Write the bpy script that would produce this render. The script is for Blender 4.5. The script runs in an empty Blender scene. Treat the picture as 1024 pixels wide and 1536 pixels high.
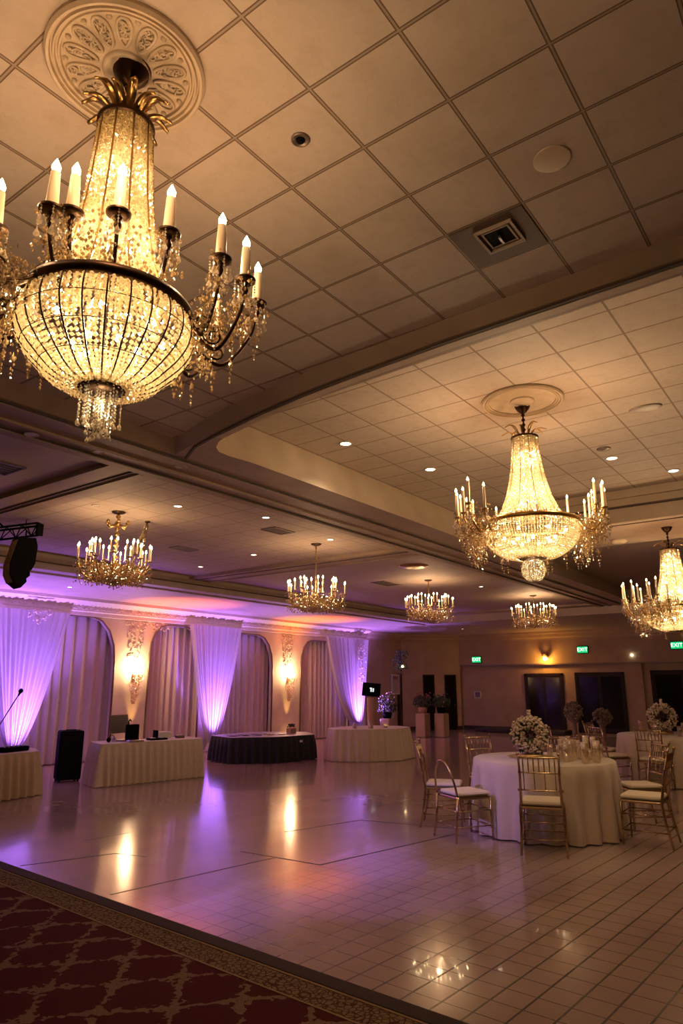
import bpy, bmesh, math, random
from mathutils import Vector, Matrix
PI = math.pi
rnd = random.Random(7)
C = bpy.context.scene.collection
S = bpy.context.scene

# ------------------------------------------------------------------ materials
def mat(name, col, rough=0.5, metal=0.0, emis=None, estr=0.0, spec=0.5, trans=0.0, coat=0.0):
    m = bpy.data.materials.new(name); m.use_nodes = True
    b = m.node_tree.nodes['Principled BSDF']
    b.inputs['Base Color'].default_value = (*col, 1)
    b.inputs['Roughness'].default_value = rough
    b.inputs['Metallic'].default_value = metal
    b.inputs['Specular IOR Level'].default_value = spec
    b.inputs['Transmission Weight'].default_value = trans
    b.inputs['Coat Weight'].default_value = coat
    if emis:
        b.inputs['Emission Color'].default_value = (*emis, 1)
        b.inputs['Emission Strength'].default_value = estr
    return m

def nd(m, t, **kw):
    n = m.node_tree.nodes.new(t)
    for k, v in kw.items():
        setattr(n, k, v)
    return n
def lk(m, a, b): m.node_tree.links.new(a, b)
def bsdf(m): return m.node_tree.nodes['Principled BSDF']
def math_n(m, op, a, b=None, c=None):
    n = nd(m, 'ShaderNodeMath', operation=op)
    for i, v in enumerate((a, b, c)):
        if v is None: continue
        if isinstance(v, (int, float)): n.inputs[i].default_value = v
        else: lk(m, v, n.inputs[i])
    return n.outputs[0]
def mixc(m, f, a, b):
    n = nd(m, 'ShaderNodeMix', data_type='RGBA')
    if isinstance(f, (int, float)): n.inputs[0].default_value = f
    else: lk(m, f, n.inputs[0])
    for i, v in ((6, a), (7, b)):
        if isinstance(v, tuple): n.inputs[i].default_value = (*v, 1)
        else: lk(m, v, n.inputs[i])
    return n.outputs[2]
def noise(m, scale, detail=3, vec=None, rough=0.5):
    n = nd(m, 'ShaderNodeTexNoise'); n.inputs['Scale'].default_value = scale
    n.inputs['Detail'].default_value = detail; n.inputs['Roughness'].default_value = rough
    if vec is not None: lk(m, vec, n.inputs['Vector'])
    return n.outputs[0]
def objxyz(m):
    tc = nd(m, 'ShaderNodeTexCoord'); s = nd(m, 'ShaderNodeSeparateXYZ')
    lk(m, tc.outputs['Object'], s.inputs[0]); return tc.outputs['Object'], s.outputs
def ramp(m, f, stops):
    n = nd(m, 'ShaderNodeValToRGB'); e = n.color_ramp.elements
    while len(e) < len(stops): e.new(0.5)
    for i, (p, c) in enumerate(stops):
        e[i].position = p; e[i].color = (*c, 1)
    lk(m, f, n.inputs[0]); return n.outputs[0]
def line_mask(m, coord, off, step, half):
    # 1 on grid lines
    a = math_n(m, 'SUBTRACT', coord, off); a = math_n(m, 'DIVIDE', a, step)
    f = math_n(m, 'FRACT', a); f = math_n(m, 'SUBTRACT', f, 0.5); f = math_n(m, 'ABSOLUTE', f)
    return math_n(m, 'GREATER_THAN', f, 0.5 - half/step)
def dist_mask(m, coord, off, step):
    a = math_n(m, 'SUBTRACT', coord, off); a = math_n(m, 'DIVIDE', a, step)
    f = math_n(m, 'FRACT', a); f = math_n(m, 'SUBTRACT', f, 0.5); f = math_n(m, 'ABSOLUTE', f)
    d = math_n(m, 'SUBTRACT', 0.5, f); return math_n(m, 'MULTIPLY', d, step)
def bump(m, h, strength=0.3, dist=0.01):
    b = nd(m, 'ShaderNodeBump'); b.inputs['Strength'].default_value = strength
    b.inputs['Distance'].default_value = dist
    lk(m, h, b.inputs['Height']); lk(m, b.outputs[0], bsdf(m).inputs['Normal'])

def tile_ceiling(name, ox, sx, oy, sy, w=0.0075):
    m = mat(name, (.5, .4, .3), 0.75)
    v, s = objxyz(m)
    n1 = noise(m, 9, 6, v, .65); n2 = noise(m, 60, 3, v)
    base = ramp(m, n1, [(.3, (.46, .37, .285)), (.55, (.53, .43, .34)), (.75, (.49, .40, .31))])
    fleck = math_n(m, 'GREATER_THAN', n2, .64)
    base = mixc(m, math_n(m, 'MULTIPLY', fleck, .12), base, (.36, .27, .2))
    dx = dist_mask(m, s[0], ox, sx); dy = dist_mask(m, s[1], oy, sy)
    d = math_n(m, 'MINIMUM', dx, dy)
    out = math_n(m, 'LESS_THAN', d, w); inn = math_n(m, 'LESS_THAN', d, w*.42)
    base = mixc(m, out, base, (.14, .09, .055)); base = mixc(m, inn, base, (.33, .25, .18))
    lk(m, base, bsdf(m).inputs['Base Color'])
    h = math_n(m, 'MULTIPLY', math_n(m, 'SUBTRACT', 1, out), 1)
    bump(m, h, .6, .006)
    return m

M = {}
M['tile1'] = tile_ceiling('ceiling_tile_near', 1.487, .332, .884, .366, .0085)
M['tile2'] = tile_ceiling('ceiling_tile_far', 4.207, .3725, .987, .47, .0065)
M['tile3'] = tile_ceiling('ceiling_tile_side', .10, .42, .1, .46, .005)
def plaster(name, col, var=.06, sc=3, rough=.65, bs=.08):
    m = mat(name, col, rough)
    v, s = objxyz(m); n = noise(m, sc, 5, v)
    lo = tuple(c*(1-var*2) for c in col); hi = tuple(min(1, c*(1+var)) for c in col)
    lk(m, ramp(m, n, [(.3, lo), (.7, hi)]), bsdf(m).inputs['Base Color'])
    bump(m, noise(m, 90, 3, v), bs, .004)
    return m
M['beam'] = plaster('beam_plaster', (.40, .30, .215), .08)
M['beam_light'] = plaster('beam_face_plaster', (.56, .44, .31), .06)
M['painted_shade'] = mat('painted_dark_shade', (.085, .058, .042), .8)  # dark colour that stands in for shadow in the ceiling grooves
M['soffit'] = plaster('side_soffit_plaster', (.52, .42, .35), .05)
M['wall'] = plaster('painted_wall', (.46, .335, .20), .07, 2)
M['wallw'] = plaster('ivory_wall', (.72, .62, .52), .05, 4)
M['orn'] = plaster('ivory_ornament', (.78, .68, .57), .04, 20, .55, .3)
M['med'] = plaster('medallion_plaster', (.60, .48, .33), .06, 12, .5, .15)
M['dark'] = mat('dark_wood', (.02, .012, .008), .5, spec=.25)
M['base'] = mat('dark_baseboard', (.03, .018, .013), .5)
M['darkglass'] = mat('night_glass', (.012, .009, .007), .12, spec=.22)
M['black'] = mat('black_plastic', (.005, .005, .006), .8, spec=.05)
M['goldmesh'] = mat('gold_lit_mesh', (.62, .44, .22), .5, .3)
M['bay'] = mat('brown_metal_panel', (.12, .078, .052), .65, .1)
M['blackgrille'] = mat('black_grille', (.009, .008, .009), .8, spec=.08)
M['screen'] = mat('laptop_screen', (.16, .14, .13), .2)
M['silver'] = mat('silver_metal', (.55, .53, .52), .3, 1)
M['grey'] = mat('grey_metal', (.22, .17, .13), .45, .6)
M['bronze'] = mat('dark_bronze', (.06, .033, .018), .42, 1)
M['brass'] = mat('aged_brass', (.52, .33, .12), .3, 1)
M['goldc'] = mat('gold_chair_lacquer', (.46, .33, .19), .2, 1)
M['cushion'] = mat('ivory_cushion', (.66, .54, .40), .8)
M['candle'] = mat('ivory_candle_sleeve', (.80, .62, .42), .35)
M['white'] = mat('white_paint', (.7, .66, .62), .6)
M['paper'] = mat('printed_paper', (.50, .42, .40), .7)
M['green'] = mat('foliage', (.05, .07, .03), .7)
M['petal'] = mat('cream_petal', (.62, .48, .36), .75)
M['petal_reflected'] = mat('dim_reflected_petal', (.26, .19, .14), .8)  # petals dimmed in colour to stand in for window reflections
M['petal2'] = mat('rose_petal', (.35, .10, .07), .75)
M['bulb'] = mat('bulb_glow', (1, .9, .7), .4, emis=(1, .72, .38), estr=30)
M['bulb_in'] = mat('inner_bulb_glow', (1, .9, .7), .4, emis=(1, .74, .40), estr=26)
M['lens'] = mat('downlight_lens', (1, 1, 1), .4, emis=(1, .86, .66), estr=9)
M['lensdim'] = mat('dim_downlight_lens', (.6, .55, .6), .3)
M['purple_lens'] = mat('purple_led', (.5, .3, 1), .4, emis=(.38, .14, 1), estr=14)
M['amber_lens'] = mat('amber_led', (1, .6, .2), .4, emis=(1, .55, .16), estr=14)
M['exit'] = mat('exit_green', (.0, .3, .1), .4, emis=(.0, .55, .16), estr=.9)
M['exitw'] = mat('exit_letters', (.8, 1, .8), .4, emis=(.6, 1, .62), estr=1.9)
M['tvglow'] = mat('screen_glyph', (.7, .8, .8), .4, emis=(.7, .85, .85), estr=.7)
M['flame'] = mat('candle_flame', (1, .8, .5), .4, emis=(1, .66, .3), estr=12)
M['redpost'] = mat('draped_post', (.42, .25, .17), .8)
M['navy'] = mat('navy_cloth', (.02, .018, .03), .75)
M['silverpat'] = mat('patterned_top', (.3, .27, .32), .45)

def fabric(name, col, sheer=0.25, rough=.85):
    m = mat(name, col, rough)
    nt = m.node_tree; out = nt.nodes['Material Output']
    b = bsdf(m); b.inputs['Sheen Weight'].default_value = .3
    t = nd(m, 'ShaderNodeBsdfTranslucent'); t.inputs[0].default_value = (*col, 1)
    mx = nd(m, 'ShaderNodeMixShader'); mx.inputs[0].default_value = sheer
    lk(m, b.outputs[0], mx.inputs[1]); lk(m, t.outputs[0], mx.inputs[2]); lk(m, mx.outputs[0], out.inputs[0])
    v, s = objxyz(m); bump(m, noise(m, 220, 2, v), .05, .002)
    return m
M['sheer'] = fabric('sheer_white_voile', (.80, .74, .78), .4)
M['drape'] = fabric('taupe_back_drape', (.74, .63, .60), .2)
M['cloth'] = fabric('ivory_tablecloth', (.62, .49, .37), .1)
M['clothw'] = fabric('white_tablecloth', (.76, .64, .54), .12)

def crystal(name, tr, gl, tp, col):
    m = bpy.data.materials.new(name); m.use_nodes = True
    nt = m.node_tree; nt.nodes.remove(nt.nodes['Principled BSDF']); out = nt.nodes['Material Output']
    a = nd(m, 'ShaderNodeBsdfTranslucent'); a.inputs[0].default_value = (*col, 1)
    g = nd(m, 'ShaderNodeBsdfGlossy'); g.inputs[0].default_value = (1, .93, .82, 1); g.inputs['Roughness'].default_value = .12
    t = nd(m, 'ShaderNodeBsdfTransparent'); t.inputs[0].default_value = (1, .95, .85, 1)
    m1 = nd(m, 'ShaderNodeMixShader'); m1.inputs[0].default_value = gl/(gl+tr)
    lk(m, a.outputs[0], m1.inputs[1]); lk(m, g.outputs[0], m1.inputs[2])
    m2 = nd(m, 'ShaderNodeMixShader'); m2.inputs[0].default_value = tp
    lk(m, m1.outputs[0], m2.inputs[1]); lk(m, t.outputs[0], m2.inputs[2]); lk(m, m2.outputs[0], out.inputs[0])
    return m
M['cry'] = crystal('cut_crystal_bead', .74, .26, .08, (1.0, .86, .60))
M['cryc'] = crystal('clear_crystal_drop', .5, .5, .25, (1.0, .90, .75))
M['glass'] = crystal('clear_table_glass', .12, .5, .55, (1.0, .93, .82))
M['cryg'] = crystal('gold_lit_crystal', .45, .5, .1, (.95, .70, .36))

# floor: polished tile
m = M['floor'] = mat('polished_floor_tile', (.4, .3, .25), .13, spec=.5, coat=.25)
v, s = objxyz(m)
n1 = noise(m, 1.3, 4, v); n2 = noise(m, 26, 4, v)
base = ramp(m, n1, [(.3, (.37, .255, .21)), (.7, (.46, .325, .27))])
base = mixc(m, math_n(m, 'MULTIPLY', n2, .25), base, (.34, .24, .195))
gx = line_mask(m, s[0], 0.0, .176, .0040); gy = line_mask(m, s[1], .03, .176, .0040)
gys = line_mask(m, s[1], .03, .176, .0062)
near = nd(m, 'ShaderNodeMapRange'); near.inputs[1].default_value = 3.6; near.inputs[2].default_value = 2.3
lk(m, s[1], near.inputs[0])
xn = nd(m, 'ShaderNodeMapRange'); xn.inputs[1].default_value = 7.6; xn.inputs[2].default_value = 4.9
lk(m, s[0], xn.inputs[0])
yn = nd(m, 'ShaderNodeMapRange'); yn.inputs[1].default_value = 5.0; yn.inputs[2].default_value = 3.6
lk(m, s[1], yn.inputs[0])
weak = math_n(m, 'MULTIPLY', math_n(m, 'MULTIPLY', xn.outputs[0], yn.outputs[0]), .78)
lines = math_n(m, 'MULTIPLY', math_n(m, 'MAXIMUM', gx, gy), weak)
strong = math_n(m, 'MULTIPLY', gys, math_n(m, 'MULTIPLY', near.outputs[0], .95))
lines = math_n(m, 'MAXIMUM', lines, strong)
base = mixc(m, lines, base, (.045, .028, .02))
lk(m, base, bsdf(m).inputs['Base Color'])
rr = math_n(m, 'ADD', .11, math_n(m, 'MULTIPLY', lines, .12)); rr = math_n(m, 'ADD', rr, math_n(m, 'MULTIPLY', n2, .07))
lk(m, rr, bsdf(m).inputs['Roughness'])
bump(m, noise(m, 5, 2, v), .06, .01)
M['inlay'] = mat('dark_floor_inlay', (.04, .025, .02), .4)
M['threshold'] = mat('brown_threshold', (.05, .03, .022), .8, spec=.15)

# carpet: maroon with a golden ogee trellis
m = M['carpet'] = mat('maroon_trellis_carpet', (.1, .02, .02), .95, spec=.1)
v, s = objxyz(m)
nz = nd(m, 'ShaderNodeTexNoise'); nz.inputs['Scale'].default_value = 16; nz.inputs['Detail'].default_value = 2
lk(m, v, nz.inputs['Vector']); nzs = nd(m, 'ShaderNodeSeparateColor'); lk(m, nz.outputs[1], nzs.inputs[0])
jx = math_n(m, 'MULTIPLY', math_n(m, 'SUBTRACT', nzs.outputs[0], .5), .09)
jy = math_n(m, 'MULTIPLY', math_n(m, 'SUBTRACT', nzs.outputs[1], .5), .09)
X = math_n(m, 'ADD', s[0], jx); Y = math_n(m, 'ADD', s[1], jy)
u = math_n(m, 'MULTIPLY', X, 2*PI/.52); w = math_n(m, 'MULTIPLY', Y, 2*PI/.46)
cu = math_n(m, 'COSINE', u); cw = math_n(m, 'COSINE', w)
f = math_n(m, 'ADD', cu, cw)
f = math_n(m, 'ADD', f, math_n(m, 'MULTIPLY', math_n(m, 'MULTIPLY', cu, cw), 0.0))
f = math_n(m, 'ADD', f, math_n(m, 'MULTIPLY', math_n(m, 'SINE', math_n(m, 'MULTIPLY', w, 2)), .10))
f = math_n(m, 'ABSOLUTE', f)
leaf = noise(m, 24, 2, v)
th = math_n(m, 'ADD', .16, math_n(m, 'MULTIPLY', math_n(m, 'SUBTRACT', leaf, .45), 1.6))
lat = math_n(m, 'LESS_THAN', f, th)
gold = mixc(m, noise(m, 60, 2, v), (.15, .085, .05), (.24, .145, .085))
bg = mixc(m, noise(m, 150, 2, v), (.055, .008, .009), (.10, .016, .015))
lk(m, mixc(m, lat, bg, gold), bsdf(m).inputs['Base Color'])
bump(m, noise(m, 400, 2, v), .4, .004)
m = M['border'] = mat('gold_scroll_border', (.3, .2, .1), .95, spec=.1)
v, s = objxyz(m)
vo = nd(m, 'ShaderNodeTexVoronoi', feature='DISTANCE_TO_EDGE'); vo.inputs['Scale'].default_value = 30
lk(m, v, vo.inputs['Vector'])
pat = math_n(m, 'LESS_THAN', vo.outputs['Distance'], .09)
gcol = mixc(m, noise(m, 60, 2, v), (.15, .095, .05), (.27, .18, .10))
lk(m, mixc(m, pat, gcol, (.07, .03, .02)), bsdf(m).inputs['Base Color'])
M['piping'] = mat('carpet_piping', (.28, .17, .08), .9)

# ------------------------------------------------------------------ mesh helper
class MB:
    def __init__(s): s.v = []; s.f = []; s.m = []; s.cur = 0; s.sm = False; s.smf = []
    def add(s, vs, fs, smooth=None):
        b = len(s.v); s.v += [tuple(p) for p in vs]
        for f in fs:
            s.f.append(tuple(i+b for i in f)); s.m.append(s.cur); s.smf.append(s.sm if smooth is None else smooth)
    def box(s, x0, x1, y0, y1, z0, z1, T=None):
        vs = [(x, y, z) for x in (x0, x1) for y in (y0, y1) for z in (z0, z1)]
        if T: vs = [T @ Vector(p) for p in vs]
        s.add(vs, [(0,1,3,2), (4,6,7,5), (0,4,5,1), (2,3,7,6), (0,2,6,4), (1,5,7,3)], False)
    def bev(s, x0, x1, y0, y1, z0, z1, r, T=None):
        vs = []; n = 3
        cx, cy = (x0+x1)/2, (y0+y1)/2
        rings = []
        def ring(ins, z):
            pts = []
            for (sx, sy, a0) in ((1,1,0), (-1,1,PI/2), (-1,-1,PI), (1,-1,3*PI/2)):
                for k in range(n+1):
                    a = a0 + k*PI/2/n
                    px = (x1-r if sx > 0 else x0+r) + (r-ins)*math.cos(a)
                    py = (y1-r if sy > 0 else y0+r) + (r-ins)*math.sin(a)
                    pts.append((px, py, z))
            return pts
        h = min(r, (z1-z0)/2)*.98
        prof = [(h, z0), (h*.3, z0+h*.3), (0, z0+h), (0, z1-h), (h*.3, z1-h*.3), (h, z1)]
        rings = [ring(i, z) for i, z in prof]; N = len(rings[0])
        vs = [p for rg in rings for p in rg]
        if T: vs = [T @ Vector(p) for p in vs]
        fs = []
        for j in range(len(rings)-1):
            for i in range(N):
                k = (i+1) % N; fs.append((j*N+i, j*N+k, (j+1)*N+k, (j+1)*N+i))
        fs.append(tuple(reversed(range(N)))); fs.append(tuple(range((len(rings)-1)*N, len(rings)*N)))
        s.add(vs, fs)
    def lathe(s, prof, n=24, c=(0,0,0), T=None, closed=False, smooth=True):
        vs = []; fs = []
        for r, z in prof:
            for i in range(n):
                a = 2*PI*i/n; vs.append(Vector((c[0]+r*math.cos(a), c[1]+r*math.sin(a), c[2]+z)))
        if T: vs = [T @ p for p in vs]
        for j in range(len(prof)-1):
            for i in range(n):
                k = (i+1) % n; fs.append((j*n+i, j*n+k, (j+1)*n+k, (j+1)*n+i))
        if closed:
            fs.append(tuple(reversed(range(n)))); fs.append(tuple(range((len(prof)-1)*n, len(prof)*n)))
        s.add(vs, fs, smooth)
    def tube(s, pts, r, n=8, closed=False, cap=True):
        pts = [Vector(p) for p in pts]; rs = r if isinstance(r, (list, tuple)) else [r]*len(pts)
        N = len(pts); vs = []; up = None
        for i, p in enumerate(pts):
            a = pts[i-1] if (i > 0 or closed) else p; b = pts[(i+1) % N] if (i < N-1 or closed) else p
            d = (b-a); d = d.normalized() if d.length > 1e-9 else Vector((0,0,1))
            if up is None:
                up = Vector((0,0,1)) if abs(d.z) < .9 else Vector((1,0,0))
            x = up - d*up.dot(d)
            if x.length < 1e-5: x = d.orthogonal()
            x.normalize(); y = d.cross(x); up = x
            for k in range(n):
                t = 2*PI*k/n; vs.append(p + (x*math.cos(t)+y*math.sin(t))*rs[i])
        fs = []
        for i in range(N if closed else N-1):
            j = (i+1) % N
            for k in range(n):
                l = (k+1) % n; fs.append((i*n+k, i*n+l, j*n+l, j*n+k))
        if cap and not closed:
            fs.append(tuple(reversed(range(n)))); fs.append(tuple(range((N-1)*n, N*n)))
        s.add(vs, fs, True)
    def octa(s, p, a, h=None):
        h = h or a; x, y, z = p
        t = rnd.random()*PI; c, d = a*math.cos(t), a*math.sin(t)
        s.add([(x+c, y+d, z), (x-d, y+c, z), (x-c, y-d, z), (x+d, y-c, z), (x, y, z+h), (x, y, z-h)],
              [(0,1,4), (1,2,4), (2,3,4), (3,0,4), (1,0,5), (2,1,5), (3,2,5), (0,3,5)], False)
    def ball(s, p, r, n=8, sz=1.0):
        prof = [(max(1e-4, r*math.sin(PI*i/(n//2+1))), -r*sz*math.cos(PI*i/(n//2+1))) for i in range(n//2+2)]
        s.lathe(prof, n, p)
    def drop(s, p, r, h, n=6):
        prof = [(r*.08, 0), (r*.3, -h*.3), (r, -h*.72), (r*.65, -h*.92), (r*.02, -h)]
        s.lathe(prof, n, p, smooth=False)
    def poly_prism(s, pts, f0, f1):
        # pts 2D list; f0,f1 map 2D -> 3D for two faces
        n = len(pts); vs = [f0(*p) for p in pts] + [f1(*p) for p in pts]
        fs = [tuple(range(n)), tuple(reversed(range(n, 2*n)))] + [(i, i+n, (i+1) % n+n, (i+1) % n) for i in range(n)]
        s.add(vs, fs, False)
    def build(s, name, mats, parent=None, loc=None):
        me = bpy.data.meshes.new(name); me.from_pydata(s.v, [], s.f)
        if not isinstance(mats, (list, tuple)): mats = [mats]
        for x in mats: me.materials.append(x)
        me.polygons.foreach_set('material_index', s.m)
        me.polygons.foreach_set('use_smooth', s.smf)
        me.update()
        bm = bmesh.new(); bm.from_mesh(me); bmesh.ops.recalc_face_normals(bm, faces=bm.faces); bm.to_mesh(me); bm.free()
        o = bpy.data.objects.new(name, me); C.objects.link(o)
        if parent: o.parent = parent
        if loc: o.location = loc
        return o

def tag(o, label=None, cat=None, group=None, kind=None):
    if label: o['label'] = label
    if cat: o['category'] = cat
    if group: o['group'] = group
    if kind: o['kind'] = kind
    return o
def struct(o, label=None):
    o['kind'] = 'structure'
    if label: o['label'] = label
    return o
def empty(name, loc=(0,0,0), rz=0, label=None, cat=None, group=None):
    o = bpy.data.objects.new(name, None); C.objects.link(o); o.location = loc; o.rotation_euler = (0,0,rz)
    o.empty_display_size = .1
    return tag(o, label, cat, group)
kids = {}
def copy_tree(o, parent=None, only=None):
    c = o.copy(); C.objects.link(c); c.parent = parent
    for ch in list(o.children): copy_tree(ch, c)
    return c
def plate(outer, holes, f, mats, name, f2=None):
    """planar plate with holes; f maps (u,v)->3D. f2 (optional) other side; reveals joined"""
    bm = bmesh.new()
    for fn in ([f] if f2 is None else [f, f2]):
        es = []
        for loop in [outer]+holes:
            vs = [bm.verts.new(fn(*p)) for p in loop]
            es += [bm.edges.new((vs[i], vs[(i+1) % len(vs)])) for i in range(len(vs))]
        bmesh.ops.triangle_fill(bm, use_beauty=True, use_dissolve=False, edges=es)
    if f2:
        for loop in [outer]+holes:
            n = len(loop); a = [bm.verts.new(f(*p)) for p in loop]; b = [bm.verts.new(f2(*p)) for p in loop]
            for i in range(n): bm.faces.new((a[i], a[(i+1) % n], b[(i+1) % n], b[i]))
        bmesh.ops.remove_doubles(bm, verts=bm.verts, dist=1e-5)
        bmesh.ops.recalc_face_normals(bm, faces=bm.faces)
    me = bpy.data.meshes.new(name); bm.to_mesh(me); bm.free(); me.materials.append(mats)
    o = bpy.data.objects.new(name, me); C.objects.link(o); return o
def bez(pts, n=16):
    out = []
    P = [Vector(p) for p in pts]
    P = [P[0]*2-P[1]] + P + [P[-1]*2-P[-2]]
    for i in range(1, len(P)-2):
        for k in range(n):
            t = k/n; a, b, c, d = P[i-1], P[i], P[i+1], P[i+2]
            out.append(.5*((2*b)+(c-a)*t+(2*a-5*b+4*c-d)*t*t+(3*b-a-3*c+d)*t**3))
    out.append(P[-2]); return out

# ------------------------------------------------------------------ camera
cam = bpy.data.cameras.new('camera'); co = bpy.data.objects.new('camera', cam); C.objects.link(co)
pitch = math.atan(259/1022.5); az = math.atan2(788, math.hypot(1022.5, 259))
co.location = (0, 0, 1.55); co.rotation_euler = (PI/2+pitch, 0, az-PI/2)
cam.sensor_fit = 'VERTICAL'; cam.sensor_height = 36; cam.lens = 36*1022.5/1536
cam.clip_start = .05; cam.clip_end = 100
S.camera = co

# ------------------------------------------------------------------ floor
def xe(y): return 3.205+.05*y
fl = MB(); fl.add([(xe(-6)-.15,-6,0), (24.2,-6,0), (24.2,14.4,0), (xe(14.4)-.15,14.4,0)], [(0,1,2,3)])
# built turned with the tile pattern
ang = math.radians(-3.2)
R_ = Matrix.Rotation(-ang, 4, 'Z')
fl.v = [tuple(R_ @ Vector(p)) for p in fl.v]
o = fl.build('floor', M['floor']); o.rotation_euler = (0,0,ang); struct(o, 'polished beige tile floor')
mb = MB(); mb.add([(-5,-6,.004), (xe(-6)-.30,-6,.004), (xe(14.4)-.30,14.4,.004), (-5,14.4,.004)], [(0,1,2,3)])
mb.add([(-5,-6,-.02), (xe(-6),-6,-.02), (xe(14.4),14.4,-.02), (-5,14.4,-.02)], [(0,1,2,3)])
struct(mb.build('floor_carpet', M['carpet']), 'maroon carpet with gold trellis pattern')
def strip(name, a, b, z0, z1, m):
    mb = MB(); vs = []
    for y in (-6, 14.4):
        for x in (a, b):
            for z in (z0, z1): vs.append((xe(y)+x, y, z))
    mb.add(vs, [(0,1,3,2), (4,6,7,5), (0,4,5,1), (2,3,7,6), (0,2,6,4), (1,5,7,3)])
    return mb.build(name, m)
struct(strip('floor_border', -.30, -.105, -.01, .005, M['border']), 'gold scroll border of the carpet')
struct(strip('trim_1', -.115, -.098, -.01, .008, M['piping']))
struct(strip('trim_2', -.31, -.297, -.01, .007, M['piping']))
struct(strip('trim_3', -.098, .015, -.01, .012, M['threshold']), 'brown threshold strip between carpet and tile')
segs = [[(3.55,4.85), (5.16,4.62)], [(5.14,5.05), (5.2,4.12), (7.03,3.77)], [(6.06,5.3), (7.11,5.02), (7.32,3.96)],
        [(3.59,6.22), (4.37,5.94), (4.47,5.59)], [(4.51,6.66), (5.03,6.62)]]
for i, sg in enumerate(segs):
    mb = MB()
    for a, b in zip(sg, sg[1:]):
        a = Vector(a); b = Vector(b); d = (b-a).normalized(); n = Vector((-d.y, d.x))*.007
        mb.poly_prism([(a+n)[:], (b+n)[:], (b-n)[:], (a-n)[:]], lambda x, y: (x, y, .0005), lambda x, y: (x, y, .002))
    struct(mb.build('trim_%d' % (4+i), M['inlay']), 'thin dark inlay line in the tile floor')

# ------------------------------------------------------------------ ceiling
ZB = 3.50
rect = lambda x0, x1, y0, y1: [(x0,y0), (x1,y0), (x1,y1), (x0,y1)]
# lower edges of the openings
c1_top = [(-3,-4), (3.13,-4), (3.13,.5), (3.14,1.6), (3.16,2.3), (3.19,2.7), (3.24,3.2), (3.33,3.75), (3.50,4.37), (-3,4.37)]
c1_bot = [(-2.8,-3.8), (3.22,-3.8), (3.22,.5), (3.24,1.7), (3.28,2.4), (3.32,2.85), (3.39,3.35), (3.50,3.9), (3.66,4.56), (-2.8,4.56)]
c1_hole = [(-3,-4), (3.22,-4), (3.22,.5), (3.24,1.7), (3.28,2.4), (3.32,2.85), (3.39,3.35), (3.50,3.9), (3.66,4.56), (-3,4.56)]
c2_hole = [(3.36,-4), (8.67,-4), (8.67,4.17), (4.2,4.17), (3.98,4.20), (3.84,4.19), (3.74,4.12), (3.66,4.0), (3.57,3.75), (3.49,3.35), (3.45,2.65), (3.40,1.5), (3.37,.4)]
c3_hole = rect(10.1, 17.4, -4, 4.25)
L0 = rect(-3, 3.50, 5.25, 10.05); L1 = rect(4.02, 8.6, 5.25, 10.05); L2 = rect(9.12, 17.6, 5.25, 10.05)
pl = plate([(-5,-6), (18,-6), (18,10.06), (-5,10.06)], [c1_hole, c2_hole, c3_hole, L0, L1, L2],
           lambda x, y: (x, y, ZB), M['beam'], 'ceiling_beams')
struct(pl, 'plaster beams framing the ceiling coffers')
def skirt(name, a, za, b, zb, m, closed=True):
    mb = MB(); n = len(a)
    vs = [(x, y, za) for x, y in a]+[(x, y, zb) for x, y in b]
    mb.add(vs, [(i, (i+1) % n, (i+1) % n+n, i+n) for i in range(n if closed else n-1)])
    return struct(mb.build(name, m))
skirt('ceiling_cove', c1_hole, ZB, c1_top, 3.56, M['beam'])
def capceil(name, poly, z, m, label):
    o = plate(poly, [], lambda x, y: (x, y, z), m, name); return struct(o, label)
capceil('ceiling', c1_top, 3.56, M['tile1'], 'nearest coffer of beige ceiling tiles')
c2t = [(3.36,-4), (8.67,-4), (8.67,4.30), (4.2,4.30), (3.98,4.32), (3.82,4.30), (3.70,4.2), (3.62,4.05), (3.55,3.75), (3.49,3.35), (3.45,2.65), (3.40,1.5), (3.37,.4)]
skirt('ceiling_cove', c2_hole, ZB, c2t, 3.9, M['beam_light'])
capceil('ceiling', c2t, 3.9, M['tile2'], 'second coffer of beige ceiling tiles')
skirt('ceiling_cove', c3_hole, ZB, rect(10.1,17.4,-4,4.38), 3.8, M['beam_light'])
capceil('ceiling', rect(10.1,17.4,-4,4.38), 3.8, M['soffit'], 'plain far coffer')
for nm, r, tm in (('L0', L0, M['soffit']), ('L1', L1, M['tile3']), ('L2', L2, M['soffit'])):
    a = [(r[0][0]-.0, r[0][1]), (r[1][0], r[1][1]), (r[2][0], r[2][1]+.05), (r[3][0], r[3][1]+.05)]
    skirt('ceiling_cove', r, ZB, a, 3.55, M['beam'])
    capceil('ceiling', a, 3.55, tm, 'side coffer over the dance floor')
# side strip next to draped wall, and rear strip
mb = MB()
mb.add([(-5,10.05,3.30), (24.2,10.05,3.30), (24.2,14.4,3.30), (-5,14.4,3.30)], [(0,1,2,3)])
mb.add([(-5,10.05,3.30), (18,10.05,3.30), (18,10.05,3.56), (-5,10.05,3.56)], [(0,1,2,3)])
mb.add([(18,10.05,3.30), (18,-6,3.30), (18,-6,3.56), (18,10.05,3.56)], [(0,1,2,3)])
mb.add([(18,-6,3.30), (24.2,-6,3.30), (24.2,10.05,3.30), (18,10.05,3.30)], [(0,1,2,3)])
struct(mb.build('ceiling', M['soffit']), 'low plaster ceiling along the draped wall and the back')
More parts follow.
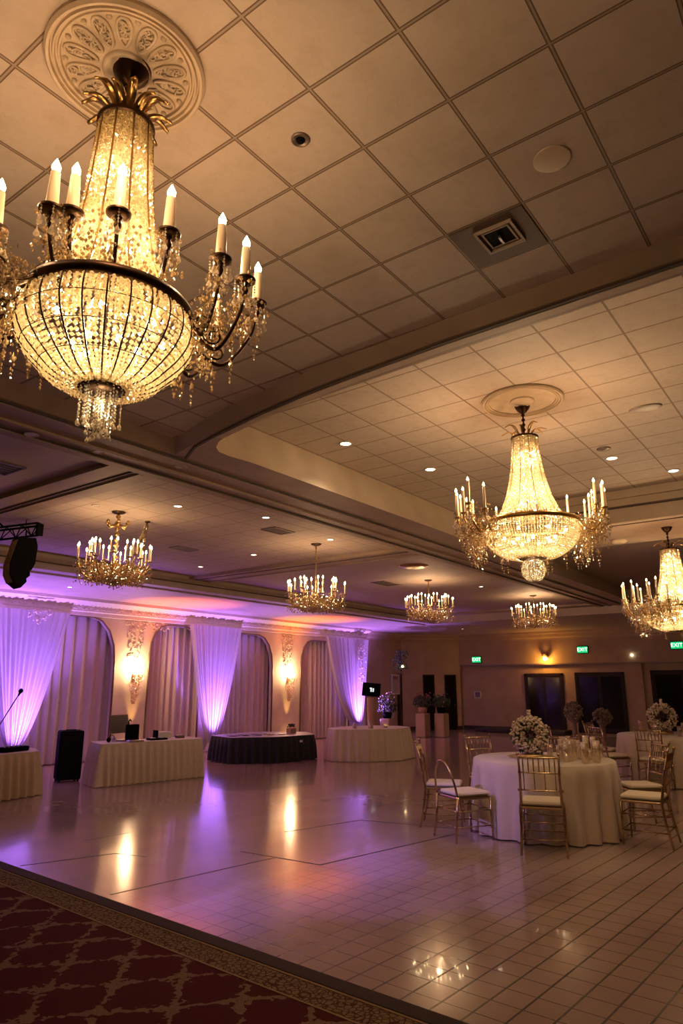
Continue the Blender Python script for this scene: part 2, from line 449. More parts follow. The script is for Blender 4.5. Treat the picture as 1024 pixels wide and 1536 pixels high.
# mouldings: ribs & dark strips painted in as groove shadow
def sweep(path, w, z0, z1, name, m, closed=False):
    mb = MB(); P = [Vector(p) for p in path]; n = len(P); L = []; Rr = []
    for i, p in enumerate(P):
        a = P[i-1] if i > 0 else p; b = P[i+1] if i < n-1 else p
        d = (b-a).normalized(); nn = Vector((-d.y, d.x))
        L.append(p+nn*w/2); Rr.append(p-nn*w/2)
    for i in range(n-1):
        q = [L[i], L[i+1], Rr[i+1], Rr[i]]
        vs = [(a.x, a.y, z) for z in (z0, z1) for a in q]
        mb.add(vs, [(0,1,2,3), (7,6,5,4), (0,4,5,1), (1,5,6,2), (2,6,7,3), (3,7,4,0)])
    return struct(mb.build(name, m))
p1 = [(3.25,-3.8), (3.25,.5), (3.27,1.7), (3.31,2.4), (3.35,2.85), (3.42,3.35), (3.53,3.9), (3.62,4.25), (3.78,4.55)]
sweep(p1, .022, ZB-.012, ZB+.01, 'trim_10', M['painted_shade'])
sweep([(x+.045, y) for x, y in p1[:-2]], .06, ZB-.014, ZB+.01, 'trim_11', M['beam_light'])
for yy, w, z0, mm in ((4.60,.022,ZB-.012,'painted_shade'), (4.68,.11,ZB-.016,'beam'), (4.93,.03,ZB-.02,'beam'), (5.10,.025,ZB-.012,'painted_shade'), (5.17,.10,ZB-.02,'beam')):
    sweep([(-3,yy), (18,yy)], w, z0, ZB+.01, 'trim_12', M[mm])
for xx, w, z0, mm in ((3.74,.014,ZB-.010,'painted_shade'), (3.83,.05,ZB-.018,'beam'), (8.72,.014,ZB-.010,'painted_shade'), (9.05,.05,ZB-.015,'beam')):
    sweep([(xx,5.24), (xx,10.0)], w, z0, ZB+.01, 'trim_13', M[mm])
sweep([(8.66,-4), (8.66,4.2)], .06, 3.80, 3.9, 'trim_14', M['beam_light'])
sweep([(8.655,-4), (8.655,4.2)], .05, 3.68, 3.70, 'trim_15', M['painted_shade'])
sweep([(8.80,-4), (8.80,4.2)], .02, ZB-.008, ZB+.01, 'trim_16', M['painted_shade'])
sweep([(-3,10.05), (18,10.05)], .05, 3.44, 3.49, 'trim_17', M['beam'])
sweep([(-3,10.02), (18,10.02)], .02, 3.40, 3.42, 'trim_18', M['painted_shade'])
sweep([(18,10.35), (-3,10.35)], .06, 3.27, 3.30, 'trim_19', M['beam'])

# ------------------------------------------------------------------ walls
YW = 13.0
arches = []
def arch(x0, x1, zt, rl, rr):
    pts = [(x0, .0)]
    pts += [(x0, zt-rl*1.5)] + [(x0+rl*(1-math.cos(t)), zt-rl*1.5+rl*1.5*math.sin(t)) for t in (PI/8*i for i in range(1, 5))]
    pts += [(x1-rr*(1-math.cos(t)), zt-rr*1.5+rr*1.5*math.sin(t)) for t in (PI/2-PI/8*i for i in range(0, 5))]
    pts += [(x1, .0)]
    return pts
AR = [(3.2,5.6,2.93,.5,.5), (6.7,9.17,2.95,.5,.62), (10.08,11.6,2.90,.45,.45), (12.2,14.22,2.85,.5,.55), (15.42,17.75,2.82,.5,.7)]
AP = [arch(*a) for a in AR]
outer = [(-5,0)]
for a in AP: outer += a
outer += [(18.7,0), (18.7,3.3), (-5,3.3)]
o = plate(outer, [], lambda x, z: (x, YW, z), M['wallw'], 'wall_left', lambda x, z: (x, YW+.10, z))
struct(o, 'ivory wall with arched openings behind the drapes')
mb = MB(); mb.add([(-5,13.6,0), (18.7,13.6,0), (18.7,13.6,3.3), (-5,13.6,3.3)], [(0,1,2,3)])
mb.box(18.68,18.72,13.0,13.62,0,3.3)
struct(mb.build('wall_left_recess', M['wallw']))
# dark edge moulding round each arch
for i, a in enumerate(AP):
    mb = MB(); mb.tube([(x, YW-.012, z) for x, z in a], .022, 6)
    struct(mb.build('trim_%d' % (20+i), M['bronze' if i % 1 else 'grey']), 'brown edge of an arched opening')
# other walls
def wallq(name, pts, m=None, z0=0, z1=3.3, t=.12):
    mb = MB()
    for a, b in zip(pts, pts[1:]):
        a = Vector(a); b = Vector(b); d = (b-a).normalized(); n = Vector((-d.y, d.x))*t
        mb.poly_prism([a[:], b[:], (b+n)[:], (a+n)[:]], lambda x, y: (x, y, z0), lambda x, y: (x, y, z1))
    return struct(mb.build(name, m or M['wall']))
XB = 23.0
wallq('wall_side', [(18.72,13.25), (21.3,13.25), (XB+.0,11.8), ], t=.15)
wallq('wall_back', [(XB+.15,11.9), (XB+.15,-6)], t=.15)
wallq('wall_back_upper', [(XB,11.8), (XB,-6)], z0=2.24, z1=3.3, t=.12)
mb = MB(); mb.box(XB-.015,XB+.14,-6,11.8,2.2,2.245); struct(mb.build('trim_30', M['grey']), 'dark strip painting in the shadow under the upper back wall')  # dark strip painted in for the shadow below the upper wall
mb = MB()
d = Vector((1.7,-1.45)).normalized()
wallq('trim_31', [(21.3,13.22), (XB,11.77)], M['wall'], 2.10, 2.2, .03)
wallq('wall_right', [(24.2,-6), (-5,-6)], t=-.1)
wallq('wall_near', [(-5,-6), (-5,14.4)], t=.1)
# crown mouldings
def crown(name, path, m):
    prof = [(0,3.02), (.03,3.02), (.04,3.07), (.10,3.12), (.13,3.20), (.20,3.24), (.22,3.30), (0,3.30)]
    mb = MB(); P = [Vector(p) for p in path]; n = len(P); rows = []
    for i, p in enumerate(P):
        ns = []
        if i > 0: dd = (p-P[i-1]).normalized(); ns.append(Vector((dd.y, -dd.x)))
        if i < n-1: dd = (P[i+1]-p).normalized(); ns.append(Vector((dd.y, -dd.x)))
        nn = sum(ns, Vector((0,0))); nn.normalize(); k = 1/max(.4, nn.dot(ns[0]))
        rows.append([(p.x+nn.x*r*k, p.y+nn.y*r*k, z) for r, z in prof])
    q = len(prof); vs = [v for r in rows for v in r]
    mb.add(vs, [(i*q+j, i*q+(j+1) % q, (i+1)*q+(j+1) % q, (i+1)*q+j) for i in range(n-1) for j in range(q)])
    return struct(mb.build(name, m))
crown('trim_32', [(18.72,13.25), (21.3,13.25), (XB,11.8), (XB,-5.9)], M['wall'])
# cornice of the draped wall with dentils and scroll relief
mb = MB()
prof = [(12.99,2.95), (12.95,2.96), (12.95,3.03), (12.92,3.05), (12.92,3.15), (12.88,3.17), (12.82,3.20), (12.74,3.24), (12.74,3.30), (12.99,3.30)]
vs = [(x, y, z) for x in (-5, 18.7) for y, z in prof]; q = len(prof)
mb.add(vs, [(j, (j+1) % q, q+(j+1) % q, q+j) for j in range(q)] + [tuple(range(q)), tuple(range(2*q-1, q-1, -1))])
x = 4.0
while x < 18.6:
    mb.box(x, x+.05, 12.885, 12.93, 3.155, 3.185); x += .10
struct(mb.build('trim_33', M['orn']), 'ivory cornice with dentils above the drapes')
mb = MB(); x = 4.0
while x < 18.5:
    for sgn in (1, -1):
        pts = []
        for k in range(14):
            t = k/13; a = t*2.2*PI; r = .05*(1-t*.75)
            pts.append((x+.09*sgn*0+r*math.cos(a)*sgn+.06*sgn, 12.915, 3.10+r*.8*math.sin(a)))
        mb.tube(pts, .009, 5)
    mb.ball((x, 12.915, 3.10), .02, 8)
    x += .27
struct(mb.build('trim_34', M['orn']), 'scroll relief running along the cornice')
def relief(name, cx, z0, z1, w, seed, dense=30):
    r = random.Random(seed); mb = MB()
    for k in range(dense):
        z = z0+(z1-z0)*r.random(); x = cx+(r.random()-.5)*w*(.4+.6*(z-z0)/(z1-z0)); rad = .02+.05*r.random(); s0 = r.choice((1,-1)); ph = r.random()*6
        pts = [(x+rad*(1-t*.8)*math.cos(ph+s0*t*5), YW-.014, z+rad*(1-t*.8)*math.sin(ph+s0*t*5)) for t in (i/9 for i in range(10))]
        mb.tube(pts, [.012*(1-.6*i/9) for i in range(10)], 5)
        if k % 3 == 0: mb.ball((x, YW-.012, z), .022, 6)
    return struct(mb.build(name, M['orn']), 'raised plaster scrollwork on the draped wall')
relief('trim_35', 9.66, 2.15, 2.93, .62, 1, 60)
relief('trim_36', 14.85, 1.95, 2.93, .5, 2, 60)
relief('trim_38', 17.5, 2.6, 2.93, .5, 4, 22)
relief('trim_39', 10.35, 2.78, 2.95, .9, 5, 26)
# baseboards
for nm, a, b in (('baseboard_left', (-5,YW-.02), (6.7,YW-.02)), ('baseboard_left', (9.17,YW-.02), (10.08,YW-.02)), ('baseboard_left', (14.22,YW-.02), (15.42,YW-.02))):
    wallq(nm, [a, b], M['orn'], 0, .1, .02)
wallq('baseboard_back', [(XB+.13,11.8), (XB+.13,9.5)], M['base'], 0, .14, .02)
wallq('baseboard_back', [(XB+.13,3.2), (XB+.13,-5.9)], M['base'], 0, .14, .02)
wallq('baseboard_side', [(18.75,13.23), (21.3,13.23), (XB,11.78)], M['base'], 0, .12, .02)

def framed(name, y0, y1, z0, z1, n, label, door=False, x=XB+.15):
    e = empty(name, (x, (y0+y1)/2, z0)); struct(e, label); w = (y1-y0)/2; h = z1-z0
    mb = MB()
    mb.box(-.05,.0,-w,-w+.07,0,h); mb.box(-.05,.0,w-.07,w,0,h); mb.box(-.05,.0,-w,w,h-.07,h)
    if not door: mb.box(-.05,.0,-w,w,0,.09)
    mb.build(('door' if door else 'window')+'_frame', M['dark'], e)
    k = 2
    for i in range(k):
        a = -w+.07+(2*w-.14)*i/k; b = -w+.07+(2*w-.14)*(i+1)/k
        mb = MB(); mb.box(-.03,-.004,a,a+.05,.02,h-.07); mb.box(-.03,-.004,b-.05,b,.02,h-.07); mb.box(-.03,-.004,a+.05,b-.05,h-.14,h-.07); mb.box(-.03,-.004,a+.05,b-.05,.02,.16)
        lf = mb.build('door_leaf' if door else 'sash', M['dark'], e)
        mb = MB(); mb.box(-.02,-.012,a+.05,b-.05,.16,h-.14); mb.build('glass_pane', M['darkglass'], lf)
    return e
framed('door_1', 8.08, 9.42, .0, 1.92, 2, 'dark glazed double doors, the first right of the framed picture', True)
framed('window_1', 6.12, 7.68, .05, 1.94, 2, 'dark window between the double doors and the pilaster')
framed('window_2', 3.5, 5.33, .05, 1.98, 2, 'dark window at the right edge, right of the pilaster')
wallq('trim_40', [(XB+.14,5.95), (XB+.14,5.55)], M['wall'], 0, 2.2, -.08)
# doors in angled wall
def slant_door(name, a, b, label):
    A = Vector((21.3,13.25)); d = Vector((1.7,-1.45)).normalized(); n = Vector((-d.y, d.x))*-1
    T = Matrix.Translation((A.x, A.y, 0)) @ Matrix.Rotation(math.atan2(d.y, d.x), 4, 'Z')
    e = empty(name, (A.x, A.y, 0), math.atan2(d.y, d.x)); struct(e, label)
    mb = MB(); mb.box(a,a+.04,-.03,-.001,0,1.9); mb.box(b-.04,b,-.03,-.001,0,1.9); mb.box(a+.04,b-.04,-.03,-.001,1.86,1.9); mb.build('door_frame', M['dark'], e)
    mb = MB(); mb.box(a+.04,b-.04,-.02,-.001,0,1.86); lf = mb.build('door_leaf', M['darkglass'], e)
    mb = MB(); mb.ball((b-.08,-.035,.85), .022, 8); mb.build('door_knob', M['brass'], lf)
slant_door('door_2', .80, 1.23, 'narrow dark door in the angled wall, left of the two')
slant_door('door_3', 1.62, 2.06, 'narrow dark door in the angled wall, right of the two')
mb = MB(); mb.box(21.0,21.28,13.215,13.248,0,1.93); e = mb.build('door_4', M['dark']); struct(e, 'narrow dark doorway beside the notice boards')

# ------------------------------------------------------------------ drapes
def smooth(t): return t*t*(3-2*t)
def swag(name, xa, xb, xg, wg, zt, zg, y, label, mirror=False, pl=17, p=.62, pr=None, loc=None):
    """voile panel, wide at the top, gathered to a point at (xg, zg)"""
    mb = MB(); NU, NV = 150, 40; vs = []; pr = pr or p
    for j in range(NV+1):
        s0 = j/NV; z = zg+(zt-zg)*s0
        wl = (xg-wg)+((xa-(xg-wg)))*(s0**p); wr = (xg+wg)+(xb-(xg+wg))*(s0**pr)
        amp = .055*(.35+.65*(1-s0)) if wr-wl > .3 else .05
        for i in range(NU+1):
            u = i/NU; x = wl+(wr-wl)*u
            dy = amp*math.sin(2*PI*pl*u+.7*math.sin(5*u)) + .02*math.sin(2*PI*pl*.37*u+2)
            vs.append((x, y+dy-.06*(1-s0)*0, z))
    W = NU+1
    mb.add(vs, [(j*W+i, j*W+i+1, (j+1)*W+i+1, (j+1)*W+i) for j in range(NV) for i in range(NU)], True)
    # bottom tail
    vs = []
    for j in range(9):
        s0 = j/8; z = zg*(1-s0)+.02*s0; w = wg*(1+1.1*s0)
        for i in range(W):
            u = i/NU; vs.append((xg-w+2*w*u, y+.05*math.sin(2*PI*pl*u+.7*math.sin(5*u)), z))
    mb.add(vs, [(j*W+i, j*W+i+1, (j+1)*W+i+1, (j+1)*W+i) for j in range(8) for i in range(NU)], True)
    o = mb.build(name, M['sheer']); tag(o, label, 'drape', 'gathered voile panels'); return o
def curtain(name, x0, x1, z0, z1, y, label, n, mt='drape', amp=.045, grp='straight drapes in the arches', cat='curtain'):
    mb = MB(); NU = n*12; NV = 10; vs = []; r = random.Random(int(x0*10)); ph = [r.random()*6 for _ in range(4)]
    for j in range(NV+1):
        s0 = j/NV; z = z0+(z1-z0)*s0
        for i in range(NU+1):
            u = i/NU; x = x0+(x1-x0)*u
            vs.append((x+.01*math.sin(7*u+ph[0]), y+amp*math.sin(2*PI*n*u+1.3*math.sin(9*u+ph[1]))*(.8+.3*(1-s0))+.03*math.sin(11*u+ph[2]), z))
    W = NU+1
    mb.add(vs, [(j*W+i, j*W+i+1, (j+1)*W+i+1, (j+1)*W+i) for j in range(NV) for i in range(NU)], True)
    o = mb.build(name, M[mt]); tag(o, label, cat, grp); return o
curtain('arch_curtain', 3.1, 5.7, .02, 3.0, 13.22, 'straight taupe curtain filling the arch at the left edge', 12)
curtain('arch_curtain', 6.6, 9.25, .02, 3.0, 13.22, 'straight taupe curtain filling the arch behind the tall black loudspeaker', 12)
curtain('arch_curtain', 10.0, 11.7, .02, 3.0, 13.22, 'straight mauve taupe curtain in the narrow arch right of the first crystal sconce', 9)
curtain('arch_curtain', 12.1, 14.3, .02, 2.95, 13.22, 'straight taupe curtain in the arch left of the second crystal sconce', 11)
curtain('arch_curtain', 15.3, 17.85, .02, 2.9, 13.22, 'straight taupe curtain in the last arch, right of the second sconce', 12)
curtain('voile_curtain', 4.6, 6.22, .02, 2.96, 12.86, 'straight white voile hanging at the left edge of the room', 9, 'sheer', .035, 'straight voile', 'curtain')
swag('voile_drape', 6.35, 7.92, 7.0, .10, 2.96, .40, 12.83, 'violet-lit white voile drape gathered low behind the left edge table', pl=13, p=.75, pr=.66)
swag('voile_drape', 11.10, 12.82, 11.92, .07, 2.96, .20, 12.83, 'hourglass white voile drape lit violet between the skirted table and the black table', pl=15, p=.74, pr=.70)
swag('voile_drape', 16.4, 18.62, 18.05, .10, 2.96, .40, 12.83, 'violet-lit white voile drape swept to the right end of the draped wall', pl=17, p=.45, pr=.7)
relief('trim_37', 18.05, 1.55, 2.8, .5, 3, 70).location.y -= .32
relief('trim_37', 7.2, 2.72, 2.95, .6, 6, 26).location.y -= .24

# ------------------------------------------------------------------ lights helpers
def spot(name, loc, target, power, col, size=60, blend=.6, rad=.04):
    l = bpy.data.lights.new(name, 'SPOT'); l.energy = power; l.color = col; l.spot_size = math.radians(size); l.spot_blend = blend; l.shadow_soft_size = rad
    o = bpy.data.objects.new(name, l); C.objects.link(o); o.location = loc
    o.rotation_euler = (Vector(target)-Vector(loc)).to_track_quat('-Z', 'Y').to_euler(); return o
def point(name, loc, power, col, rad=.05):
    l = bpy.data.lights.new(name, 'POINT'); l.energy = power; l.color = col; l.shadow_soft_size = rad
    o = bpy.data.objects.new(name, l); C.objects.link(o); o.location = loc; return o
PUR = (.38, .165, 1.0); AMB = (1, .50, .14); WARM = (1, .57, .29); INNER = (1, .74, .44)

# ------------------------------------------------------------------ big crystal chandeliers
def bead_surface(mb, prof, n, a, jit=.12, h=None):
    """strands of beads over a surface of revolution"""
    for k in range(n):
        t0 = 2*PI*k/n
        for (r, z) in prof:
            t = t0+(rnd.random()-.5)*jit*2*PI/n
            s0 = a*(.78+.3*rnd.random())
            mb.octa(((r+(rnd.random()-.5)*a*.6)*math.cos(t), (r+(rnd.random()-.5)*a*.6)*math.sin(t), z+(rnd.random()-.5)*a*.3), s0, (h or a)*(.8+.4*rnd.random()))
def resample(prof, step):
    out = []; acc = 0
    for (a, b) in zip(prof, prof[1:]):
        L = math.hypot(b[0]-a[0], b[1]-a[1]); n = max(1, int(L/step))
        for i in range(n): out.append((a[0]+(b[0]-a[0])*i/n, a[1]+(b[1]-a[1])*i/n))
    return out
def arm_mesh(R0, z0, R, z, rad, dip=.1):
    mb = MB()
    pts = bez([(R0,0,z0), (R0+(R-R0)*.22,0,z0-dip*.7), (R0+(R-R0)*.55,0,z0-dip), (R0+(R-R0)*.9,0,(z0+z)/2-dip*.55), (R,0,z-.03)], 6)
    mb.tube(pts, [rad*(1.25-.4*i/len(pts)) for i in range(len(pts))], 7)
    # scroll curl
    c = Vector((R0+(R-R0)*.45, 0, z0-dip+.05)); k = min(.05, dip*.5)
    mb.tube([(c.x+k*(1-t*.7)*math.cos(t*7+PI), 0, c.z+k*(1-t*.7)*math.sin(t*7+PI)-.01) for t in (i/12 for i in range(13))], rad*.6, 5)
    mb.lathe([(rad*.9,-.05), (rad*2,-.035), (rad*1.1,-.02), (rad*2.2,-.004)], 10, (R,0,z))
    return mb
def big_chandelier(loc, drop_z, r_ring, z_ring, z_bot, neck, arms, candle, label, crown_n=14, ball=None, ribs=True, bead=.0075, tassel=True, group=None, tone='cry', z_can=0):
    """all z are heights in the world; loc the ceiling point"""
    X0, Y0, ZC = loc
    e = empty('crystal_chandelier', loc, 0, label, 'chandelier', group)
    L = lambda z: z-ZC
    mb = MB(); mb.lathe([(.002,-.075), (.018,-.07), (.035,-.055), (.055,-.03), (.062,-.012), (.068,-.002), (.0685,0)], 24)
    mb.build('canopy', M['bronze'], e)
    rt, zt = neck[0]
    mb = MB(); n = 9
    pr = [(.006, -.07)]
    zz = -.07; end = L(zt)+.01
    while zz > end:
        pr += [(.007, zz), (.016, zz-.012), (.016, zz-.02), (.007, zz-.032)]; zz -= .045
    pr = [p for p in pr if p[1] > end]+[(.01, end)]
    mb.lathe(pr, 10); mb.build('hanging_rod', M['bronze'], e)
    mb = MB(); mb.lathe([(rt+.004, L(zt)-.008), (rt+.012, L(zt)-.004), (rt+.012, L(zt)+.008), (rt, L(zt)+.012), (.004, L(zt)+.012)], 28)  # ring closed by an added disc that blocks neck light from the ceiling
    for k in range(4):
        a = PI/2*k; mb.tube([(0,0,L(zt)+.004), (rt*math.cos(a), rt*math.sin(a), L(zt)+.004)], .005, 5)
    mb.build('neck_ring', M['bronze'], e)
    for k in range(crown_n):
        a = 2*PI*k/crown_n+.2; mb = MB(); hh = .085*(1 if k % 2 else .68)*(rt/.085)**.5; W = .0105*(rt/.085)**.3
        ctr = []; 
        for i in range(10):
            t = i/9
            r = rt*.55+ (rt*1.25)*t**1.7; z = hh*math.sin(min(t, .86)*PI/1.5)
            if t > .8: z -= (t-.8)*hh*1.4
            ctr.append((r, z))
        vs = []
        for i, (r, z) in enumerate(ctr):
            w = W*(.5+1.0*math.sin(PI*(i+.8)/10.5))
            for s0, dz in ((-1,0), (0,.006), (1,0), (0,-.004)):
                vs.append((r*math.cos(a)-s0*w*math.sin(a), r*math.sin(a)+s0*w*math.cos(a), L(zt)+.01+z+dz))
        mb.add(vs, [(i*4+j, i*4+(j+1) % 4, i*4+4+(j+1) % 4, i*4+4+j) for i in range(9) for j in range(4)]+[(0,1,2,3), (39,38,37,36)], True)
        mb.build('crown_leaf', M['brass'], e)
    # neck of crystal strands
    mb = MB(); prof = [(r, L(z)) for r, z in neck]
    n2 = int(2*PI*(neck[-1][0]*.45+neck[0][0]*.55)/(bead*1.7))
    bead_surface(mb, resample(prof, bead*1.35), n2, bead)
    for k in range(16):
        pass
    nk = mb.build('crystal_neck', M[tone], e); nk['kind'] = 'stuff'
    mb = MB()
    for k in range(10):
        a = 2*PI*k/10; mb.tube([((r+.006)*math.cos(a), (r+.006)*math.sin(a), z) for r, z in prof], .0035, 4)
    mb.build('neck_wire', M['brass'], nk)
    # rim
    zr = L(z_ring); w = (.019 if ribs else .013)*(r_ring/.26)
    mb = MB(); mb.lathe([(r_ring-.004, zr-w), (r_ring+.010, zr-w*.9), (r_ring+.016, zr), (r_ring+.010, zr+w*.9), (r_ring-.004, zr+w), (r_ring-.004, zr-w)], 56)
    for k in range(6):
        a = PI/3*k; mb.tube([(neck[-1][0]*.9*math.cos(a), neck[-1][0]*.9*math.sin(a), zr+.01), (r_ring*math.cos(a), r_ring*math.sin(a), zr)], .006, 5)
    mb.build('bowl_rim', M['bronze' if ribs else 'brass'], e)
    # bowl
    D = z_ring-z_bot; rb = .062*(r_ring/.26)
    prof = []
    for i in range(25):
        t = i/24; ph = t*PI/2*.97
        r = rb+(r_ring*1.0-rb)*(math.cos(ph)**.78 if t < 1 else 0); bul = 1+(.10 if ribs else .03)*math.sin(PI*min(1, t*1.6))
        prof.append((r*bul, zr-.012-(D-.012)*math.sin(ph)**1.12))
    mb = MB(); bead_surface(mb, resample(prof, bead*1.5), int(2*PI*r_ring/(bead*2.15)), bead)
    # lower r rows are denser by construction
    bw = mb.build('crystal_bowl', M[tone], e); bw['kind'] = 'stuff'
    mb = MB(); nr = 26
    for k in range(nr):
        a = 2*PI*k/nr; mb.tube([((r+.006)*math.cos(a), (r+.006)*math.sin(a), z) for r, z in prof[::2]], .0028 if ribs else .0018, 4)
    for t in (5, 10, 15):
        r, z = prof[t]; mb.tube([((r+.005)*math.cos(2*PI*i/40), (r+.005)*math.sin(2*PI*i/40), z) for i in range(40)], .0015, 4, closed=True)
    mb.build('bowl_ribs', M['bronze' if ribs else 'brass'], bw)
    mb = MB(); zb = L(z_bot)
    mb.lathe([(.002, zb-.010), (rb*.8, zb-.012), (rb*1.12, zb-.002), (rb*1.15, zb+.008), (rb*.9, zb+.014)], 28)
    for k in range(20):
        a = 2*PI*k/20; mb.ball((rb*1.1*math.cos(a), rb*1.1*math.sin(a), zb), rb*.13, 6)
    mb.build('finial_ring', M['bronze'], e)
    # lamps inside
    k0 = 14; hN = neck[0][1]-neck[-1][1]; sp = []
    for k in range(k0):
        a = 2*PI*k/k0; r = r_ring*(.70 if k % 2 else .40); sp.append((r*math.cos(a), r*math.sin(a), zr-D*(.28 if k % 2 else .5), .012))
    for k in range(8):
        a = 2.4*k; t = (k+.5)/8; r = neck[0][0]*.35+.2*(neck[-1][0]-neck[0][0])*t
        sp.append((r*math.cos(a), r*math.sin(a), L(neck[0][1]-hN*t), .009))
    for x, y, z, r in sp:
        mb = MB(); mb.ball((x, y, z), r*(r_ring/.26)**.5, 8); mb.build('inner_bulb', M['bulb_in'], e)
    if tassel:
        mb = MB()
        for k in range(48):
            a = rnd.random()*2*PI; r = rb*math.sqrt(rnd.random())*1.05; ln = .05+.075*(1-abs(r/rb-.5))*rnd.random()+.02
            z = zb-.012
            while ln > 0:
                mb.octa((r*math.cos(a), r*math.sin(a), z), .0034, .005); z -= .0115; ln -= .0115
            mb.drop((r*math.cos(a), r*math.sin(a), z+.004), .0065, .02)
        t = mb.build('crystal_tassel', M['cryc'], e); t['kind'] = 'stuff'
    if ball:
        rbl, zc = ball; mb = MB()
        for k in range(30):
            for i in range(1, 22):
                ph = PI*i/22; t = 2*PI*k/30
                mb.octa((rbl*math.sin(ph)*math.cos(t), rbl*math.sin(ph)*math.sin(t), L(zc)+rbl*math.cos(ph)), bead*.8)
        t = mb.build('crystal_ball', M['cryc'], e); t['kind'] = 'stuff'
        mb = MB()
        for k in range(10):
            a = PI*k/10; mb.tube([(rbl*math.sin(b)*math.cos(a), rbl*math.sin(b)*math.sin(a), L(zc)+rbl*math.cos(b)) for b in (2*PI*i/24 for i in range(24))], .002, 4, closed=True)
        mb.build('ball_wire', M['brass'], t)
    # arms
    ch, cr0, cr1, pr_ = candle
    for (R, azd, zp, *rest) in arms:
        a = math.radians(azd); R0 = r_ring if R > r_ring*1.08 else r_ring*.55
        z0 = zr if R > r_ring*1.08 else zr+.05
        o = arm_mesh(R0, z0, R, L(zp), .0065*(r_ring/.26)**.5, .07*(r_ring/.26)).build('arm', M['bronze' if ribs else 'brass'], e); o.rotation_euler = (0,0,a)
        z = L(zp)
        mb = MB(); mb.lathe([(.003, z-.008), (pr_*.6, z-.008), (pr_*.95, z-.001), (pr_, z+.006), (pr_*.9, z+.004), (.003, z+.001)], 18, (R,0,0)); mb.build('drip_pan', M['bronze' if ribs else 'brass'], o)
        mb = MB(); mb.lathe([(cr0*1.0, z), (cr0, z+.01), (cr1, z+ch), (.002, z+ch+.002)], 14, (R,0,0)); mb.build('candle_sleeve', M['candle'], o)
        mb = MB(); b = cr1*.95; mb.lathe([(b*.45, z+ch), (b*.95, z+ch+b*.9), (b, z+ch+b*1.6), (b*.55, z+ch+b*2.7), (.001, z+ch+b*3.7)], 10, (R,0,0)); mb.build('flame_bulb', M['bulb'], o)
        # crystal garland under the arm, drops from the pan
        mb = MB(); 
        K = r_ring/.25
        for q in range(170 if ribs else 150):
            t = rnd.random(); rr = R0+(R-R0)*t*1.04; sag = math.sin(PI*t)*.06*K
            zz = z0+(z-z0)*t - sag - rnd.random()*.10*K+.045*K*rnd.random()
            mb.octa((rr+(rnd.random()-.5)*.03, (rnd.random()-.5)*(.06+.10*t)*K, zz), bead*.62*(.6+.7*rnd.random()), bead*.9)
        for q in range(5):
            t = .25+.18*q; rr = R0+(R-R0)*t; y0 = (rnd.random()-.5)*.05; zt = z0+(z-z0)*t-math.sin(PI*t)*.06*K; hh = (.09+.13*rnd.random())*K; wd = (.018+.012*rnd.random())*K; tw = rnd.random()*PI
            for i in range(20):
                u = i/19; dx = wd*math.cos(PI*u)*math.sin(PI*min(1, .25+u*.0+.75*abs(math.sin(PI*u))))
                mb.octa((rr+dx*math.cos(tw), y0+dx*math.sin(tw), zt-hh*math.sin(PI*u)), .0040*K**.5, .006*K**.5)
            mb.drop((rr, y0, zt-hh*.55), .009*K**.5, .035*K**.5)
        g = mb.build('crystal_garland', M['cryg'], o); g['kind'] = 'stuff'
        mb = MB(); nd_ = 6 if R > r_ring*.9 else 3
        for k in range(nd_):
            b = 2*PI*k/nd_; px = R+pr_*.9*math.cos(b); py = pr_*.9*math.sin(b); zz = z-.004; ln = (.03+.035*rnd.random())*(r_ring/.26)
            while ln > 0: mb.octa((px, py, zz), .0038, .005); zz -= .010; ln -= .010
            mb.drop((px, py, zz+.004), .010*(r_ring/.26)**.6, .036*(r_ring/.26)**.6)
        # looped drop at the tip
        if R > r_ring*1.05:
            hh = .085*(r_ring/.26)
            for w_ in (.016, .0):
                for i in range(18):
                    t = 2*PI*i/18; mb.octa((R+.012+w_*math.cos(t), .012*math.cos(t) if w_ == 0 else 0, z-.05-hh*.55+hh*.5*math.sin(t)*(1 if math.sin(t) > 0 else .8)), .0038, .005)
            mb.drop((R+.012, 0, z-.05-hh*.4), .011, .045)
        g = mb.build('crystal_drops', M['cryc'], o); g['kind'] = 'stuff'
    # swags of drops hanging from the rim
    mb = MB(); nn = 34
    for k in range(nn):
        a = 2*PI*k/nn; r = r_ring*1.10; zz = zr-.01; ln = .06*(r_ring/.26)*(1.5 if k % 3 == 0 else 1)*(.5 if not ribs else 1)
        px, py = r*math.cos(a), r*math.sin(a)
        while ln > 0: mb.octa((px, py, zz), .004, .006); zz -= .0115; ln -= .0115
        if k % 2 == 0: mb.drop((px, py, zz), .010, .04)
    g = mb.build('rim_drops', M['cryc'], e) if False else None
    return e

A1 = [(.214,-122,2.835), (.21,-158,2.835), (.245,-168,2.83), (.232,-84,2.83), (.33,-52,2.83), (.41,-35,2.835), (.50,-18,2.845), (.33,160,2.80), (.40,140,2.80),
      (.46,5,2.80), (.44,35,2.76), (.44,65,2.76), (.42,95,2.77), (.44,120,2.78), (.47,178,2.84), (.47,-176,2.80)]
ch1 = big_chandelier((1.066,1.678,3.56), 0, .238, 2.645, 2.395, [(.080,3.32), (.087,3.2), (.098,3.05), (.114,2.92), (.136,2.80), (.168,2.71), (.20,2.665)],
    A1, (.125,.0185,.0135,.036), 'huge nearest crystal chandelier with a ribbed glowing bowl, top left', bead=.0086)
for (a, zz) in ((-122,2.98), (-20,3.0), (60,3.0), (150,3.0)):
    point('chandelier_glow', (1.056+.34*math.cos(math.radians(a)), 1.691+.34*math.sin(math.radians(a)), zz), 3.6, WARM, .03)
